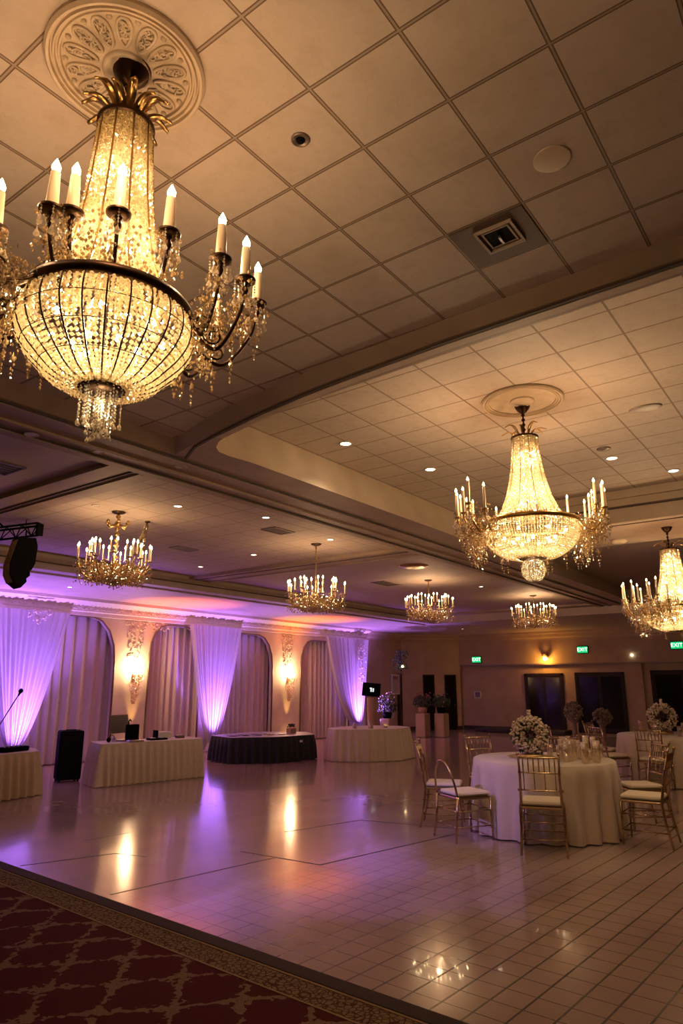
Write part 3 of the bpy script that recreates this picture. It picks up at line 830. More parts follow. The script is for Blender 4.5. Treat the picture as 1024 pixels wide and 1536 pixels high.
point('chandelier_glow', (1.066,1.678,2.56), 17, INNER, .06); point('chandelier_glow', (1.066,1.678,2.85), 13, INNER, .03); point('chandelier_glow', (1.066,1.678,3.12), 6, INNER, .03)

point('chandelier_glow', (1.066,1.678,2.335), .8, INNER, .012)  # small light added inside the tassel to brighten its crystals
def med(loc, R, label, fancy, name='ceiling_medallion'):
    e = empty(name, loc, 0, label, 'ceiling medallion')
    mb = MB(); k = R/.255
    mb.lathe([(R,0), (R*1.0,-.014), (R*.97,-.026), (R*.935,-.024), (R*.925,-.010), (R*.905,-.010), (R*.895,-.022), (R*.87,-.022), (R*.86,-.010), (R*.84,-.010), (R*.83,-.018), (R*.805,-.018), (R*.795,-.006), (.0,-.006)], 72, smooth=False)
    mb.build('rim_moulding', M['med'], e)
    mb = MB(); mb.lathe([(R*.30,-.005), (R*.30,-.016), (R*.26,-.022), (R*.22,-.016), (R*.20,-.020), (.0,-.020)], 40); mb.build('hub_moulding', M['med'], e)
    if fancy:
        for q in range(14):
            a = 2*PI*q/14; mb = MB(); d = .14*k; c = .175*k*(R/.255)/k if False else R*.56
            pts = []
            for i in range(22):
                t = 2*PI*i/22; rr = c+R*.20*math.cos(t); tt = (R*.085*math.sin(t))*(1+.35*math.cos(t))
                pts.append((rr*math.cos(a)-tt*math.sin(a), rr*math.sin(a)+tt*math.cos(a), -.010))
            mb.tube(pts, .0055, 6, closed=True)
            for jj in range(14):
                rr = c+R*.14*(rnd.random()*2-1); tt = R*.05*(rnd.random()*2-1); x = rr*math.cos(a)-tt*math.sin(a); y = rr*math.sin(a)+tt*math.cos(a)
                r0 = .006+.006*rnd.random(); ph = rnd.random()*6
                mb.tube([(x+r0*math.cos(ph+u*.9), y+r0*math.sin(ph+u*.9), -.009-.004*math.sin(u)) for u in range(6)], .0035, 5)
            mb.ball(((R*.75)*math.cos(a+.22), (R*.75)*math.sin(a+.22), -.008), .010, 8)
            mb.build('acanthus_petal', M['med'], e)
    return e
med((1.056,1.691,3.56), .258, 'ornate round plaster ceiling rose above the huge nearest chandelier', True)
med((5.25,2.0,3.9), .34, 'plain ringed plaster ceiling rose above the mid-room bowl chandelier', False)
neck2 = [(.105,3.60), (.108,3.50), (.122,3.36), (.145,3.22), (.18,3.08), (.225,2.97), (.27,2.90)]
A2 = []
for k, a in enumerate([160,150,142,134,126,117,107,97,-88,-76,-66,-58,-49,-40,-30,-18,5,30,55,76]):
    A2.append(((.60 if k % 3 else .52), a, 2.93+(.03 if k % 2 else -.03)))
ch2 = big_chandelier((5.365,2.046,3.9), 0, .385, 2.845, 2.56, neck2, A2, (.19,.0115,.0095,.028), 'glowing bowl crystal chandelier with tall thin candles hanging mid room on the right', 8, (.095,2.46), False, .0105, False, 'basket crystal chandeliers')
def cl2(e, loc, s=1):
    # lamps of the chandelier
    for (a, zz) in ((-110,3.2), (0,3.2), (130,3.2)):
        point('chandelier_glow', (loc[0]+.45*math.cos(math.radians(a)), loc[1]+.45*math.sin(math.radians(a)), zz+loc[2]-3.9), 7*s, WARM, .04)
    point('chandelier_glow', (loc[0], loc[1], 2.75+loc[2]-3.9), 40*s, INNER, .05); point('chandelier_glow', (loc[0], loc[1], 3.05+loc[2]-3.9), 36*s, INNER, .04); point('chandelier_glow', (loc[0], loc[1], 3.38+loc[2]-3.9), 20*s, INNER, .04)
cl2(ch2, (5.365,2.046,3.9)); point('chandelier_glow', (5.365,2.046,2.46), 3, INNER, .02)  # the single point is an added light that brightens the crystal ball
ch3 = copy_tree(ch2)
for c_ in list(ch3.children):
    if c_.name.startswith('crystal_ball'):
        for g_ in list(c_.children): bpy.data.objects.remove(g_)
        bpy.data.objects.remove(c_)
ch3.scale = (1,1,.97); ch3.location = (9.30,1.76,3.5); ch3.rotation_euler = (0,0,.4); ch3['label'] = 'glowing bowl crystal chandelier cut by the right edge, smaller in view than the mid-room one'
cl2(ch3, (9.30,1.76,3.5), .9)

# ------------------------------------------------------------------ small branch chandeliers
def small_chandelier(loc, ztop, zbot, R, label, ornate=False, stem=True):
    e = empty('candle_chandelier', loc, 0, label, 'chandelier', 'candle chandeliers over the dance floor')
    L = lambda z: z-loc[2]
    mb = MB(); mb.lathe([(.001,-.03), (.04,-.028), (.075,-.012), (.08,0)], 20); mb.build('canopy', M['bronze'], e)
    mb = MB(); zc = (ztop+zbot)/2
    pr = [(.008,-.02)]; z = -.03
    while z > L(zc): pr += [(.007,z), (.014 if not ornate else .034,z-.03), (.007,z-.06)]; z -= .07
    pr += [(.03,L(zc)), (.05,L(zc)-.05), (.02,L(zc)-.10), (.045,L(zbot)+.06), (.03,L(zbot)+.02), (.001,L(zbot)-.02)]
    mb.lathe(pr, 12)
    if ornate:
        for k in range(6):
            a = PI/3*k; mb.tube([(.03*math.cos(a), .03*math.sin(a), -.16), (.10*math.cos(a), .10*math.sin(a), -.19), (.13*math.cos(a), .13*math.sin(a), -.14)], .012, 6)
            mb.ball((.13*math.cos(a), .13*math.sin(a), -.13), .022, 6)
    mb.build('stem', M['brass'], e)
    na = 14
    for k in range(na):
        up = k % 2; a = 2*PI*k/na; r = R*(.72 if up else 1.0); zp = L(zbot)+(.27 if up else .20)*(ztop-zbot)/.5+.02
        mb = MB(); mb.tube(bez([(.03,0,L(zbot)+.06), (r*.4,0,L(zbot)-.0), (r*.8,0,L(zbot)+.03), (r,0,zp-.02)], 5), .008, 6)
        mb.lathe([(.002,zp-.01), (.03,zp), (.034,zp+.008), (.002,zp+.004)], 10, (r,0,0))
        o = mb.build('arm', M['brass'], e); o.rotation_euler = (0,0,a)
        hc = L(ztop)-zp-.05-(0 if up else .05)
        for dy in (-.035, .035):
            mb = MB(); mb.lathe([(.0085,zp), (.0075,zp+hc), (.001,zp+hc+.002)], 8, (r,dy,0)); c = mb.build('candle_sleeve', M['candle'], o)
            mb = MB(); mb.lathe([(.005,zp+hc), (.012,zp+hc+.012), (.010,zp+hc+.026), (.001,zp+hc+.045)], 8, (r,dy,0)); mb.build('flame_bulb', M['bulb'], o)
        mb = MB()
        for q in range(170):
            t = rnd.random()**.6; rr = r*t; mb.octa((rr+(rnd.random()-.5)*.08, (rnd.random()-.5)*.20*max(.3,t), L(zbot)+.0+.25*t*rnd.random()-.07*rnd.random()), .0105*(.5+.8*rnd.random()), .014)
        g = mb.build('crystal_garland', M['cryg'], o); g['kind'] = 'stuff'
    mb = MB()
    for q in range(60):
        a = rnd.random()*2*PI; r = rnd.random()*.09; mb.octa((r*math.cos(a), r*math.sin(a), L(zbot)-.10*rnd.random()+.05), .009, .014)
    g = mb.build('crystal_tassel', M['cryg'], e); g['kind'] = 'stuff'
    for a in (0.5, 3.6):
        point('chandelier_glow', (loc[0]+R*.55*math.cos(a), loc[1]+R*.55*math.sin(a), ztop-.12), 6, WARM, .04)
    return e
small_chandelier((4.733,6.857,3.55), 3.20, 2.74, .41, 'branching candle chandelier with an ornate crossed stem, leftmost, beside the hung black speaker', True)
small_chandelier((7.634,6.167,3.55), 3.05, 2.62, .42, 'branching candle chandelier on a long thin dark rod above the black skirted table')
small_chandelier((11.721,6.624,3.55), 3.27, 2.82, .47, 'small candle chandelier on a short rod, between the long-rod one and the smallest')
small_chandelier((15.249,5.877,3.55), 3.35, 2.88, .50, 'smallest candle chandelier, below the mid-room bowl chandelier in the photo')
# separate column of crystals behind the leftmost
e = empty('crystal_pendant', (5.25,6.98,3.55), 0, 'slim dangling column of crystals just right of the leftmost candle chandelier', 'hanging light')
mb = MB(); mb.lathe([(.001,-.02), (.03,-.015), (.035,0)], 12); mb.tube([(0,0,-.01), (-.05,.07,-.38)], .008, 6); mb.build('rod', M['bronze'], e)
mb = MB()
for q in range(330):
    t = rnd.random(); a = rnd.random()*6.28; r = .015+.035*t; mb.octa((r*math.cos(a)-.05*t, r*math.sin(a)+.07*t, -.03-.36*t), .009, .013)
g = mb.build('crystal_column', M['cryg'], e); g['kind'] = 'stuff'

# ------------------------------------------------------------------ ceiling fittings
def downlight(x, y, z, label, lit=True, r=.055, pw=5):
    e = empty('downlight', (x,y,z), 0, label, 'ceiling light', 'recessed downlights')
    mb = MB(); mb.lathe([(r*1.25,0), (r*1.25,-.006), (r*1.0,-.008), (r*.95,-.001)], 20); mb.build('trim_ring', M['beam_light'], e)
    mb = MB(); mb.lathe([(r*.95,-.002), (.001,-.003)], 20); mb.build('lens', M['lens' if lit else 'lensdim'], e)
    if lit and pw: spot('downlight_beam', (x,y,z-.02), (x,y,0), pw, (1,.78,.52), 110, .8, .04)
for x, y, z, l, lit in [
    (5.21,3.84,3.9,'lit downlight in the mid-room coffer nearest the long beam, the larger bright spot',True),
    (6.46,3.58,3.9,'lit downlight in the mid-room coffer between the long beam and the bowl chandelier',True),
    (7.28,1.83,3.9,'lit downlight beside the small round vent right of the bowl chandelier',True),
    (8.15,1.40,3.9,'lit downlight at the right edge above the far coffer edge',True),
    (4.97,6.07,3.55,'lit downlight above and right of the leftmost candle chandelier',True),
    (5.98,5.63,3.55,'lit downlight near the long beam beside the square side vent',True),
    (7.50,5.80,3.55,'small lit downlight right of the long dark chandelier rod',True),
    (7.70,7.49,3.55,'small lit downlight left of the long dark chandelier rod',True),
    (7.97,9.03,3.55,'tiny lit downlight near the side beam, far left of the rod',True),
    (11.34,3.01,3.8,'lit downlight in the dark far coffer between the two bowl chandeliers',True),
    (7.05,11.53,3.30,'pale downlight in the violet-washed ceiling above the voile',True),
    (2.63,5.06,3.49,'unlit downlight in the long beam at the far left',False),
    (3.20,4.99,3.49,'unlit downlight in the long beam, middle of three',False),
    (3.89,4.74,3.49,'unlit violet-tinged downlight where the beams cross',False),
    (4.39,6.80,3.55,'unlit downlight just left of the leftmost candle chandelier canopy',False),
    (20.2,10.2,3.3,'tiny downlight near the back of the room over the flower pedestals',True),
    (20.2,7.2,3.3,'tiny downlight near the back of the room before the middle exit sign',True),
    (20.2,3.8,3.3,'tiny downlight near the back of the room at the right edge',True),
    (13.2,6.2,3.55,'tiny lit downlight right of the gilded ceiling disc',True)]:
    downlight(x, y, z, l, lit, .055 if z > 3.6 else .045, {3.9:14, 3.3:17}.get(z, 9) if x > 8 or z > 3.6 else 9)
def vent(x, y, z, w, d, label, rz=0):
    e = empty('ceiling_vent', (x,y,z), rz, label, 'vent', 'ceiling vents')
    mb = MB(); 
    for a, b, c, dd in ((-w,w,-d,-d+.02), (-w,w,d-.02,d), (-w,-w+.02,-d+.02,d-.02), (w-.02,w,-d+.02,d-.02)): mb.box(a,b,c,dd,-.012,0)
    mb.build('frame', M['grey'], e)
    mb = MB(); mb.box(-w+.02,w-.02,-d+.02,d-.02,-.004,-.001); mb.build('backing', M['painted_shade'], e)
    for k in range(5):
        y0 = -d+.03+(2*d-.06)*k/5; mb = MB(); mb.box(-w+.02,w-.02,y0,y0+.012,-.010,-.004); mb.build('slat', M['grey'], e)
vent(6.63,6.01,3.55,.20,.13,'square dark ceiling vent left of the long dark chandelier rod')
vent(6.71,7.99,3.55,.20,.12,'dark ceiling vent right of the crystal column')
vent(3.0,6.29,3.55,.16,.2,'dark ceiling vent at the left edge')
vent(11.6,7.55,3.55,.3,.16,'faint ceiling vent between the two rod-hung chandeliers')
# open duct opening in the near coffer
e = empty('air_duct', (2.649,1.067,3.56), 0, 'open ceiling tile bay with a square metal air diffuser', 'vent')
mb = MB(); mb.box(-.159,.159,-.175,.175,-.004,-.001); mb.build('bay_panel', M['bay'], e)
mb = MB()
for a, b, c, d in ((-.11,.07,-.105,-.093), (-.11,.07,.063,.075), (-.11,-.098,-.093,.063), (.058,.07,-.093,.063)): mb.box(a,b,c,d,-.016,-.004)
for a, b, c, d in ((-.085,.045,-.08,-.072), (-.085,.045,.042,.05), (-.085,-.077,-.072,.042), (.037,.045,-.072,.042)): mb.box(a,b,c,d,-.010,-.004)
fr = mb.build('diffuser_frame', M['beam'], e)
mb = MB(); mb.box(-.077,.037,-.072,.042,-.007,-.004); mb.build('duct_throat', M['black'], e)
mb = MB(); mb.box(-.03,.02,-.02,-.01,-.02,-.007); mb.build('damper_blade', M['silver'], e)
e = empty('ceiling_sensor', (1.64,1.42,3.56), 0, 'small round dark ceiling fitting right of the nearest chandelier', 'ceiling fitting')
mb = MB(); mb.lathe([(.036,0), (.036,-.005), (.030,-.009), (.028,-.004), (.001,-.004)], 28); mb.build('ring', M['grey'], e)
mb = MB(); mb.lathe([(.018,-.004), (.014,-.012), (.001,-.012)], 20); mb.build('eye', M['black'], e)
mb = MB(); mb.lathe([(.072,0), (.072,-.003), (.068,-.004), (.001,-.004)], 36)
o = mb.build('ceiling_speaker', M['med']); o.location = (2.31,.69,3.56); tag(o, 'plain round tan cover in the near ceiling, above the open air diffuser', 'ceiling fitting')
mb = MB(); mb.lathe([(.07,0), (.07,-.008), (.05,-.015), (.035,-.008), (.03,-.018), (.001,-.018)], 24)
o = mb.build('ceiling_speaker', M['grey']); o.location = (6.92,1.81,3.9); tag(o, 'small round dark grille right of the bowl chandelier', 'ceiling fitting')
mb = MB(); mb.lathe([(.11,0), (.11,-.006), (.10,-.009), (.001,-.009)], 24)
o = mb.build('ceiling_vent', M['grey']); o.location = (6.05,1.2,3.9); o.scale = (.75,1.25,1); tag(o, 'flat oval grey ceiling grille right of the plain ceiling rose', 'vent')
mb = MB(); mb.lathe([(.10,0), (.11,-.02), (.08,-.045), (.03,-.05), (.001,-.05)], 24)
o = mb.build('smoke_detector', M['med']); o.location = (9.75,2.47,3.5); tag(o, 'cream dome detector on the soffit between the two bowl chandeliers', 'smoke detector')
mb = MB(); mb.lathe([(.02,0), (.02,-.02), (.001,-.022)], 12)
o = mb.build('sprinkler', M['bronze']); o.location = (9.36,2.70,3.5); tag(o, 'tiny dark sprinkler head on the soffit', 'sprinkler')
mb = MB(); mb.lathe([(.26,0), (.24,-.02), (.12,-.035), (.001,-.035)], 32)
o = mb.build('ceiling_disc', M['brass']); o.location = (10.14,6.01,3.55); tag(o, 'shallow gilded disc on the side ceiling above the black table', 'ceiling fitting')

# ------------------------------------------------------------------ truss and hanging speaker
e = empty('lighting_truss', (3.74,8.72,3.18), 0, 'dark lattice truss arm coming in from the left edge', 'truss')
A_ = Vector((-.6,1.28,-.0)); B_ = Vector((.62,-.80,.22))
for k, (dy, dz) in enumerate(((-.07,.08), (.07,.08), (0,-.06))):
    mb = MB(); mb.tube([A_+Vector((dy*.8,dy*.5,dz)), B_+Vector((dy*.8,dy*.5,dz))], .014, 8); mb.build('chord', M['black'], e)
mb = MB(); n = 12
for i in range(n):
    a = A_.lerp(B_, i/n); b = A_.lerp(B_, (i+.5)/n); c = A_.lerp(B_, (i+1)/n)
    for dy in (-.07, .07):
        mb.tube([a+Vector((dy*.8,dy*.5,.08)), b+Vector((0,0,-.06))], .007, 5); mb.tube([b+Vector((0,0,-.06)), c+Vector((dy*.8,dy*.5,.08))], .007, 5)
mb.build('lattice', M['black'], e)
mb = MB(); mb.box(-.012,.012,-.065,.065,-.06,.09, Matrix.Translation(B_)@Matrix.Rotation(-1.04,4,'Z')); mb.build('end_plate', M['black'], e)
mb = MB(); mb.tube([B_+Vector((-.1,.15,.06)), B_+Vector((-.1,.15,.145))], .006, 6); mb.build('hanger', M['black'], e)
mb = MB(); mb.tube([B_+Vector((-.25,.38,.04)), B_+Vector((-.33,.42,.12)), B_+Vector((-.28,.40,.18))], .012, 6); mb.build('cable_loop', M['black'], e)
e = empty('hanging_speaker', (4.25,8.10,3.29), math.radians(-8), 'black line-array speaker hanging below the truss end at the left edge', 'speaker'); e.scale = (.78,.85,.98)
mb = MB()
prof = [(-.10,.0), (.16,.02), (.20,-.08), (.19,-.30), (.15,-.38), (.12,-.40), (.13,-.46), (.08,-.50), (.09,-.54), (.01,-.62), (-.10,-.56), (-.17,-.46), (-.18,-.33)]
mb.poly_prism(prof, lambda x, z: (x,-.13,z), lambda x, z: (x,.13,z)); mb.build('cabinet', M['black'], e)
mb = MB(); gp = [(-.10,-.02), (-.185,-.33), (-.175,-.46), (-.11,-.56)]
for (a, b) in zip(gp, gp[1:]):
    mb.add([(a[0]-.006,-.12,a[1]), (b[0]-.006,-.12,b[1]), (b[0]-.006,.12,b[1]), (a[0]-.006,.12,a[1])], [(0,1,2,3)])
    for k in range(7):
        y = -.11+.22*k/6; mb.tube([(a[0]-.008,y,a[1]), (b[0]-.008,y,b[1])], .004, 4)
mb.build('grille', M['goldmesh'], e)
mb = MB(); mb.tube([(.05,0,.0), (.05,0,.13)], .012, 6); mb.build('bracket', M['black'], e)

# ------------------------------------------------------------------ wall sconces and uplights
def sconce(x, z, label):
    e = empty('crystal_sconce', (x, YW-.02, z), 0, label, 'wall light')
    mb = MB(); mb.lathe([(.001,-.08), (.03,-.06), (.045,0), (.03,.06), (.001,.09)], 12); mb.build('backplate', M['brass'], e)
    for k, (dx, dy) in enumerate(((-.13,-.13), (0,-.2), (.13,-.13))):
        mb = MB(); mb.tube(bez([(0,-.01,0), (dx*.6,dy*.6,-.05), (dx,dy,-.02), (dx,dy,.03)], 5), .008, 6); mb.lathe([(.002,.025), (.03,.035), (.002,.036)], 10, (dx,dy,0)); a = mb.build('arm', M['brass'], e)
        mb = MB(); mb.lathe([(.01,.036), (.009,.10), (.001,.101)], 8, (dx,dy,0)); mb.build('candle_sleeve', M['candle'], a)
        mb = MB(); mb.lathe([(.006,.10), (.016,.12), (.012,.15), (.001,.175)], 8, (dx,dy,0)); mb.build('flame_bulb', M['bulb'], a)
    mb = MB()
    for q in range(420):
        t = rnd.random(); w = .14*(1-t)**.8+.03; mb.octa(((rnd.random()-.5)*2*w, -.03-rnd.random()*w*1.1, .05-.62*t), .011*(.6+.7*rnd.random()), .015)
    g = mb.build('crystal_cascade', M['cryg'], e); g['kind'] = 'stuff'
    point('sconce_glow', (x, YW-.20, z+.22), 34, (1,.60,.30), .08)
sconce(9.68, 1.72, 'crystal wall sconce on the first pillar, above the skirted table with the laptop')
sconce(14.86, 1.68, 'crystal wall sconce on the second pillar, above the black skirted table')
def uplight(x, y, lens, label, z=0):
    e = empty('uplight', (x,y,z), 0, label, 'uplight', 'floor uplights')
    mb = MB(); mb.lathe([(.001,0), (.08,0), (.085,.02), (.075,.15), (.07,.16)], 18); mb.build('housing', M['black'], e)
    mb = MB(); mb.lathe([(.065,.150), (.001,.152)], 18); mb.build('lens', M[lens], e)
uplight(7.05,12.50,'purple_lens','violet floor uplight at the foot of the left gathered voile')
spot('uplight_beam', (7.05,12.45,.17), (7.0,12.80,1.1), 561, PUR, 62, .9, .05)
spot('uplight_beam', (7.05,12.40,.17), (7.2,12.3,3.3), 494, PUR, 95, .9, .05)
uplight(11.95,12.50,'purple_lens','violet floor uplight at the foot of the hourglass voile')
spot('uplight_beam', (11.95,12.45,.17), (11.92,12.80,1.1), 561, PUR, 62, .9, .05)
spot('uplight_beam', (11.95,12.40,.17), (11.9,12.3,3.3), 468, PUR, 95, .9, .05)
uplight(18.0,12.50,'purple_lens','violet floor uplight at the right end of the draped wall')
spot('uplight_beam', (18.0,12.45,.17), (18.0,12.80,1.1), 486, PUR, 62, .9, .05)
spot('uplight_beam', (18.0,12.40,.17), (17.8,12.0,3.3), 624, PUR, 95, .9, .05)
uplight(9.72,12.78,'amber_lens','amber floor uplight below the first crystal sconce')
spot('uplight_beam', (9.72,12.74,.17), (9.72,12.98,1.3), 67, AMB, 24, .7, .03)
spot('uplight_beam', (9.72,12.60,.17), (10.1,12.0,3.3), 950, (1,.20,.03), 50, .9, .03)
uplight(14.86,12.78,'amber_lens','amber floor uplight below the second crystal sconce')
spot('uplight_beam', (14.86,12.74,.17), (14.86,12.98,1.3), 67, AMB, 24, .7, .03)
spot('uplight_beam', (14.86,12.60,.17), (14.9,12.0,3.3), 1108, (1,.20,.03), 50, .9, .03)
uplight(5.2,12.5,'purple_lens','violet floor uplight beside the straight voile at the left edge')
spot('uplight_beam', (5.2,12.45,.17), (5.4,12.85,1.6), 90, PUR, 70, .9, .05)
spot('uplight_beam', (5.2,12.3,.17), (5.6,12.0,3.3), 364, PUR, 95, .9, .05)

def stage_light(x, y, z, tg, label, lens, col, pw, size):
    e = empty('stage_light', (x,y,z), 0, label, 'stage light', 'small lights under the beam')
    q = (Vector(tg)-Vector((x,y,z-.10))).to_track_quat('-Z', 'Y').to_matrix().to_4x4(); T = Matrix.Translation((0,0,-.10)) @ q
    mb = MB(); mb.lathe([(.001,.09), (.035,.085), (.045,.05), (.045,-.05), (.05,-.06), (.042,-.06), (.040,-.035), (.001,-.03)], 16, T=T); mb.build('housing', M['black'], e)
    mb = MB(); mb.lathe([(.038,-.036), (.001,-.037)], 16, T=T); mb.build('lens', M[lens], e)
    mb = MB(); mb.tube([(0,.05,-.10), (0,.05,-.02), (0,0,0), (0,-.05,-.02), (0,-.05,-.10)], .006, 6); mb.build('yoke', M['black'], e)
    p = T @ Vector((0,0,-.09)); spot('stage_beam', (x+p.x, y+p.y, z+p.z), tg, pw, col, size, .8, .03)
stage_light(1.0,5.0,3.5,(4.95,3.15,0),'small black stage light clamped under the long beam, farther left','purple_lens',PUR,330,17)
stage_light(1.5,5.0,3.5,(7.12,3.55,.42),'small black stage light clamped under the long beam, nearer the dance floor','purple_lens',(.42,.25,1),560,14)

# ------------------------------------------------------------------ skirted tables
def rpoly(pts, r=.05, n=4):
    out = []; N = len(pts)
    for i in range(N):
        p = Vector(pts[i]); a = (Vector(pts[i-1])-p).normalized(); b = (Vector(pts[(i+1) % N])-p).normalized()
        for k in range(n+1):
            t = k/n; out.append(((p+a*r)*(1-t)**2+p*2*t*(1-t)+(p+b*r)*t*t)[:])
    return out
def dense(pts, step):
    out = []
    for i in range(len(pts)):
        a = Vector(pts[i]); b = Vector(pts[(i+1) % len(pts)]); n = max(1, int((b-a).length/step))
        for k in range(n): out.append((a.lerp(b, k/n))[:])
    return out
def skirted(name, c, pts, h, mt, label, top_mt=None, pleat=.13, flare=.06, amp=.045, cat='table', skirtname='table_skirt', leg=True):
    """pts local footprint"""
    e = empty(name, (*c,0), 0, label, cat)
    P = dense(rpoly(pts, .06), .018); N = len(P); ctr = Vector((0,0)); acc = 0; arc = []
    for i in range(N):
        arc.append(acc); acc += (Vector(P[(i+1) % N])-Vector(P[i])).length
    npl = max(6, round(acc/pleat)); mb = MB(); vs = []; ROW = [0, .03, .12, .35, .65, 1]
    for s0 in ROW:
        z = h-s0*(h-.012)
        for i in range(N):
            a = Vector(P[i-1]); b = Vector(P[(i+1) % N]); d = (b-a).normalized(); n = Vector((d.y, -d.x))
            if n.dot(Vector(P[i])) < 0: n = -n
            u = arc[i]/acc*2*PI*npl; wv = amp*math.sin(u+.8*math.sin(arc[i]*3.1))*min(1, s0*2.2)
            q = Vector(P[i])+n*(flare*s0+wv+.004); vs.append((q.x, q.y, z))
    mb.add(vs, [(j*N+i, j*N+(i+1) % N, (j+1)*N+(i+1) % N, (j+1)*N+i) for j in range(len(ROW)-1) for i in range(N)], True)
    mb.build(skirtname, M[mt], e)
    mb = MB(); mb.poly_prism(P, lambda x, y: (x, y, h), lambda x, y: (x, y, h+.008)); mb.build('cloth_top', M[top_mt or mt], e)
    return e
# left edge table
skirted('skirted_table', (5.0,10.15), [(-1.0,-.55), (.80,-.30), (1.05,.35), (-1.0,.35)], .60, 'cloth', 'ivory skirted table at the left edge carrying dark audio gear', cat='table')
# table with laptop
dj = [(6.80,9.80), (8.62,9.46), (8.75,10.05), (7.0,10.42)]
c0 = (7.8,9.93)
skirted('skirted_table', c0, [(x-c0[0], y-c0[1]) for x, y in dj], .63, 'clothw', 'long ivory pleated skirted table carrying the laptop, between loudspeaker and hourglass voile', pleat=.12)
c0 = (11.3,10.65)
skirted('skirted_table', c0, [(x-c0[0], y-c0[1]) for x, y in [(10.30,10.50), (11.0,9.90), (12.05,9.72), (12.6,10.4), (11.9,11.4), (10.5,11.3)]], .50, 'navy', 'low black skirted table between the hourglass voile and the cream skirted table', 'silverpat', pleat=.16, flare=.03)
c0 = (12.85,8.8)
skirted('skirted_table', c0, [(x-c0[0], y-c0[1]) for x, y in [(11.95,9.10), (12.25,8.55), (12.85,8.15), (13.6,8.25), (13.85,8.7), (13.6,9.3), (12.9,9.6), (12.2,9.5)]], .63, 'clothw', 'rounded cream skirted table with candles, under the black screen', pleat=.17, flare=.08, amp=.03)
# loudspeaker
e = empty('loudspeaker', (6.97,10.93,0), math.radians(-22), 'tall black loudspeaker on the floor left of the laptop table', 'speaker')
mb = MB(); mb.bev(-.19,.19,-.17,.17,.02,.80,.03); mb.build('cabinet', M['black'], e)
mb = MB(); mb.box(-.17,.17,-.178,-.169,.05,.77); mb.build('grille', M['blackgrille'], e)
mb = MB()
for x in (-.15,.15):
    for y in (-.13,.13): mb.lathe([(.02,0), (.02,.022)], 10, (x,y,0), closed=True)
mb.build('feet', M['black'], e)
mb = MB(); mb.box(-.08,.08,-.02,.02,.80,.815); mb.build('handle', M['black'], e)
# laptop + gear (table top z .638)
TZ = .638
e = empty('laptop', (7.50,10.12,TZ), math.radians(12), 'grey open laptop or monitor panel at the back of the ivory table', 'laptop')
mb = MB(); mb.bev(-.20,.20,-.10,.14,0,.018,.008); mb.build('keyboard_base', M['grey'], e)
T = Matrix.Translation((0,.15,.015)) @ Matrix.Rotation(math.radians(-8),4,'X')
mb = MB(); mb.box(-.22,.22,-.004,.010,.10,.40,T); mb.box(-.22,-.20,-.004,.01,0,.10,T); mb.build('screen_lid', M['grey'], e)
mb = MB(); mb.box(-.205,.205,-.007,-.0045,.115,.385,T); mb.build('display', M['screen'], e)
mb = MB(); mb.box(-.20,-.03,-.03,.0,.02,.12,T); 
e = empty('media_box', (7.46,9.92,TZ), math.radians(8), 'black upright device with a small antenna in front of the laptop', 'audio device')
mb = MB(); mb.bev(-.11,.10,-.06,.06,.02,.27,.015); mb.build('body', M['black'], e)
mb = MB(); mb.tube([(-.09,0,.26), (-.10,0,.32), (-.07,0,.35), (-.04,0,.32)], .010, 6); mb.build('hook', M['black'], e)
mb = MB(); mb.box(-.09,.09,-.04,.04,0,.02); mb.build('stand', M['silver'], e)
e = empty('mixer', (7.42,9.77,TZ), math.radians(-9), 'small silver mixer at the front edge before the black upright device', 'mixer')
mb = MB(); mb.bev(-.13,.13,-.06,.06,0,.035,.012); mb.build('body', M['silver'], e)
for k in range(6):
    mb = MB(); mb.lathe([(.008,.035), (.007,.048), (.001,.049)], 8, (-.1+.04*k,0,0)); mb.build('knob', M['black'], e)
e = empty('headphones', (7.12,10.0,TZ), .3, 'dark headphones on the left end of the ivory table', 'headphones')
mb = MB(); mb.tube([(.07*math.cos(t), .0, .055+.06*math.sin(t)) for t in (PI*i/12 for i in range(13))], .006, 6); mb.build('headband', M['black'], e)
for sx in (-1,1):
    mb = MB(); mb.lathe([(.001,-.012), (.035,-.012), (.04,0), (.035,.012), (.001,.012)], 14, T=Matrix.Translation((sx*.07,0,.042))@Matrix.Rotation(PI/2,4,'Y')); mb.build('ear_cup', M['silver' if sx > 0 else 'black'], e)
e = empty('controller', (7.92,9.85,TZ), math.radians(-11), 'flat dark controller in the middle of the ivory table', 'audio device')
mb = MB(); mb.bev(-.16,.16,-.09,.09,0,.03,.01); mb.build('body', M['black'], e)
for sx in (-1,1):
    mb = MB(); mb.lathe([(.05,.03), (.05,.036), (.001,.037)], 16, (sx*.08,0,0)); mb.build('jog_wheel', M['silver'], e)
e = empty('cd_player', (8.18,10.05,TZ), math.radians(-11), 'white box with dark side at the back right of the ivory table', 'audio device')
mb = MB(); mb.bev(-.10,.16,-.06,.06,0,.11,.01); mb.build('body', M['white'], e)
mb = MB(); mb.box(-.14,-.10,-.06,.06,0,.14); mb.build('side_panel', M['black'], e)
e = empty('effects_pedal', (8.42,9.85,TZ), math.radians(-11), 'small dark pedal near the right end of the ivory table', 'audio device')
mb = MB(); mb.bev(-.07,.07,-.05,.05,0,.05,.01); mb.build('body', M['grey'], e)
mb = MB(); mb.lathe([(.012,.05), (.012,.07), (.001,.07)], 10, (0,0,0)); mb.build('footswitch', M['silver'], e)
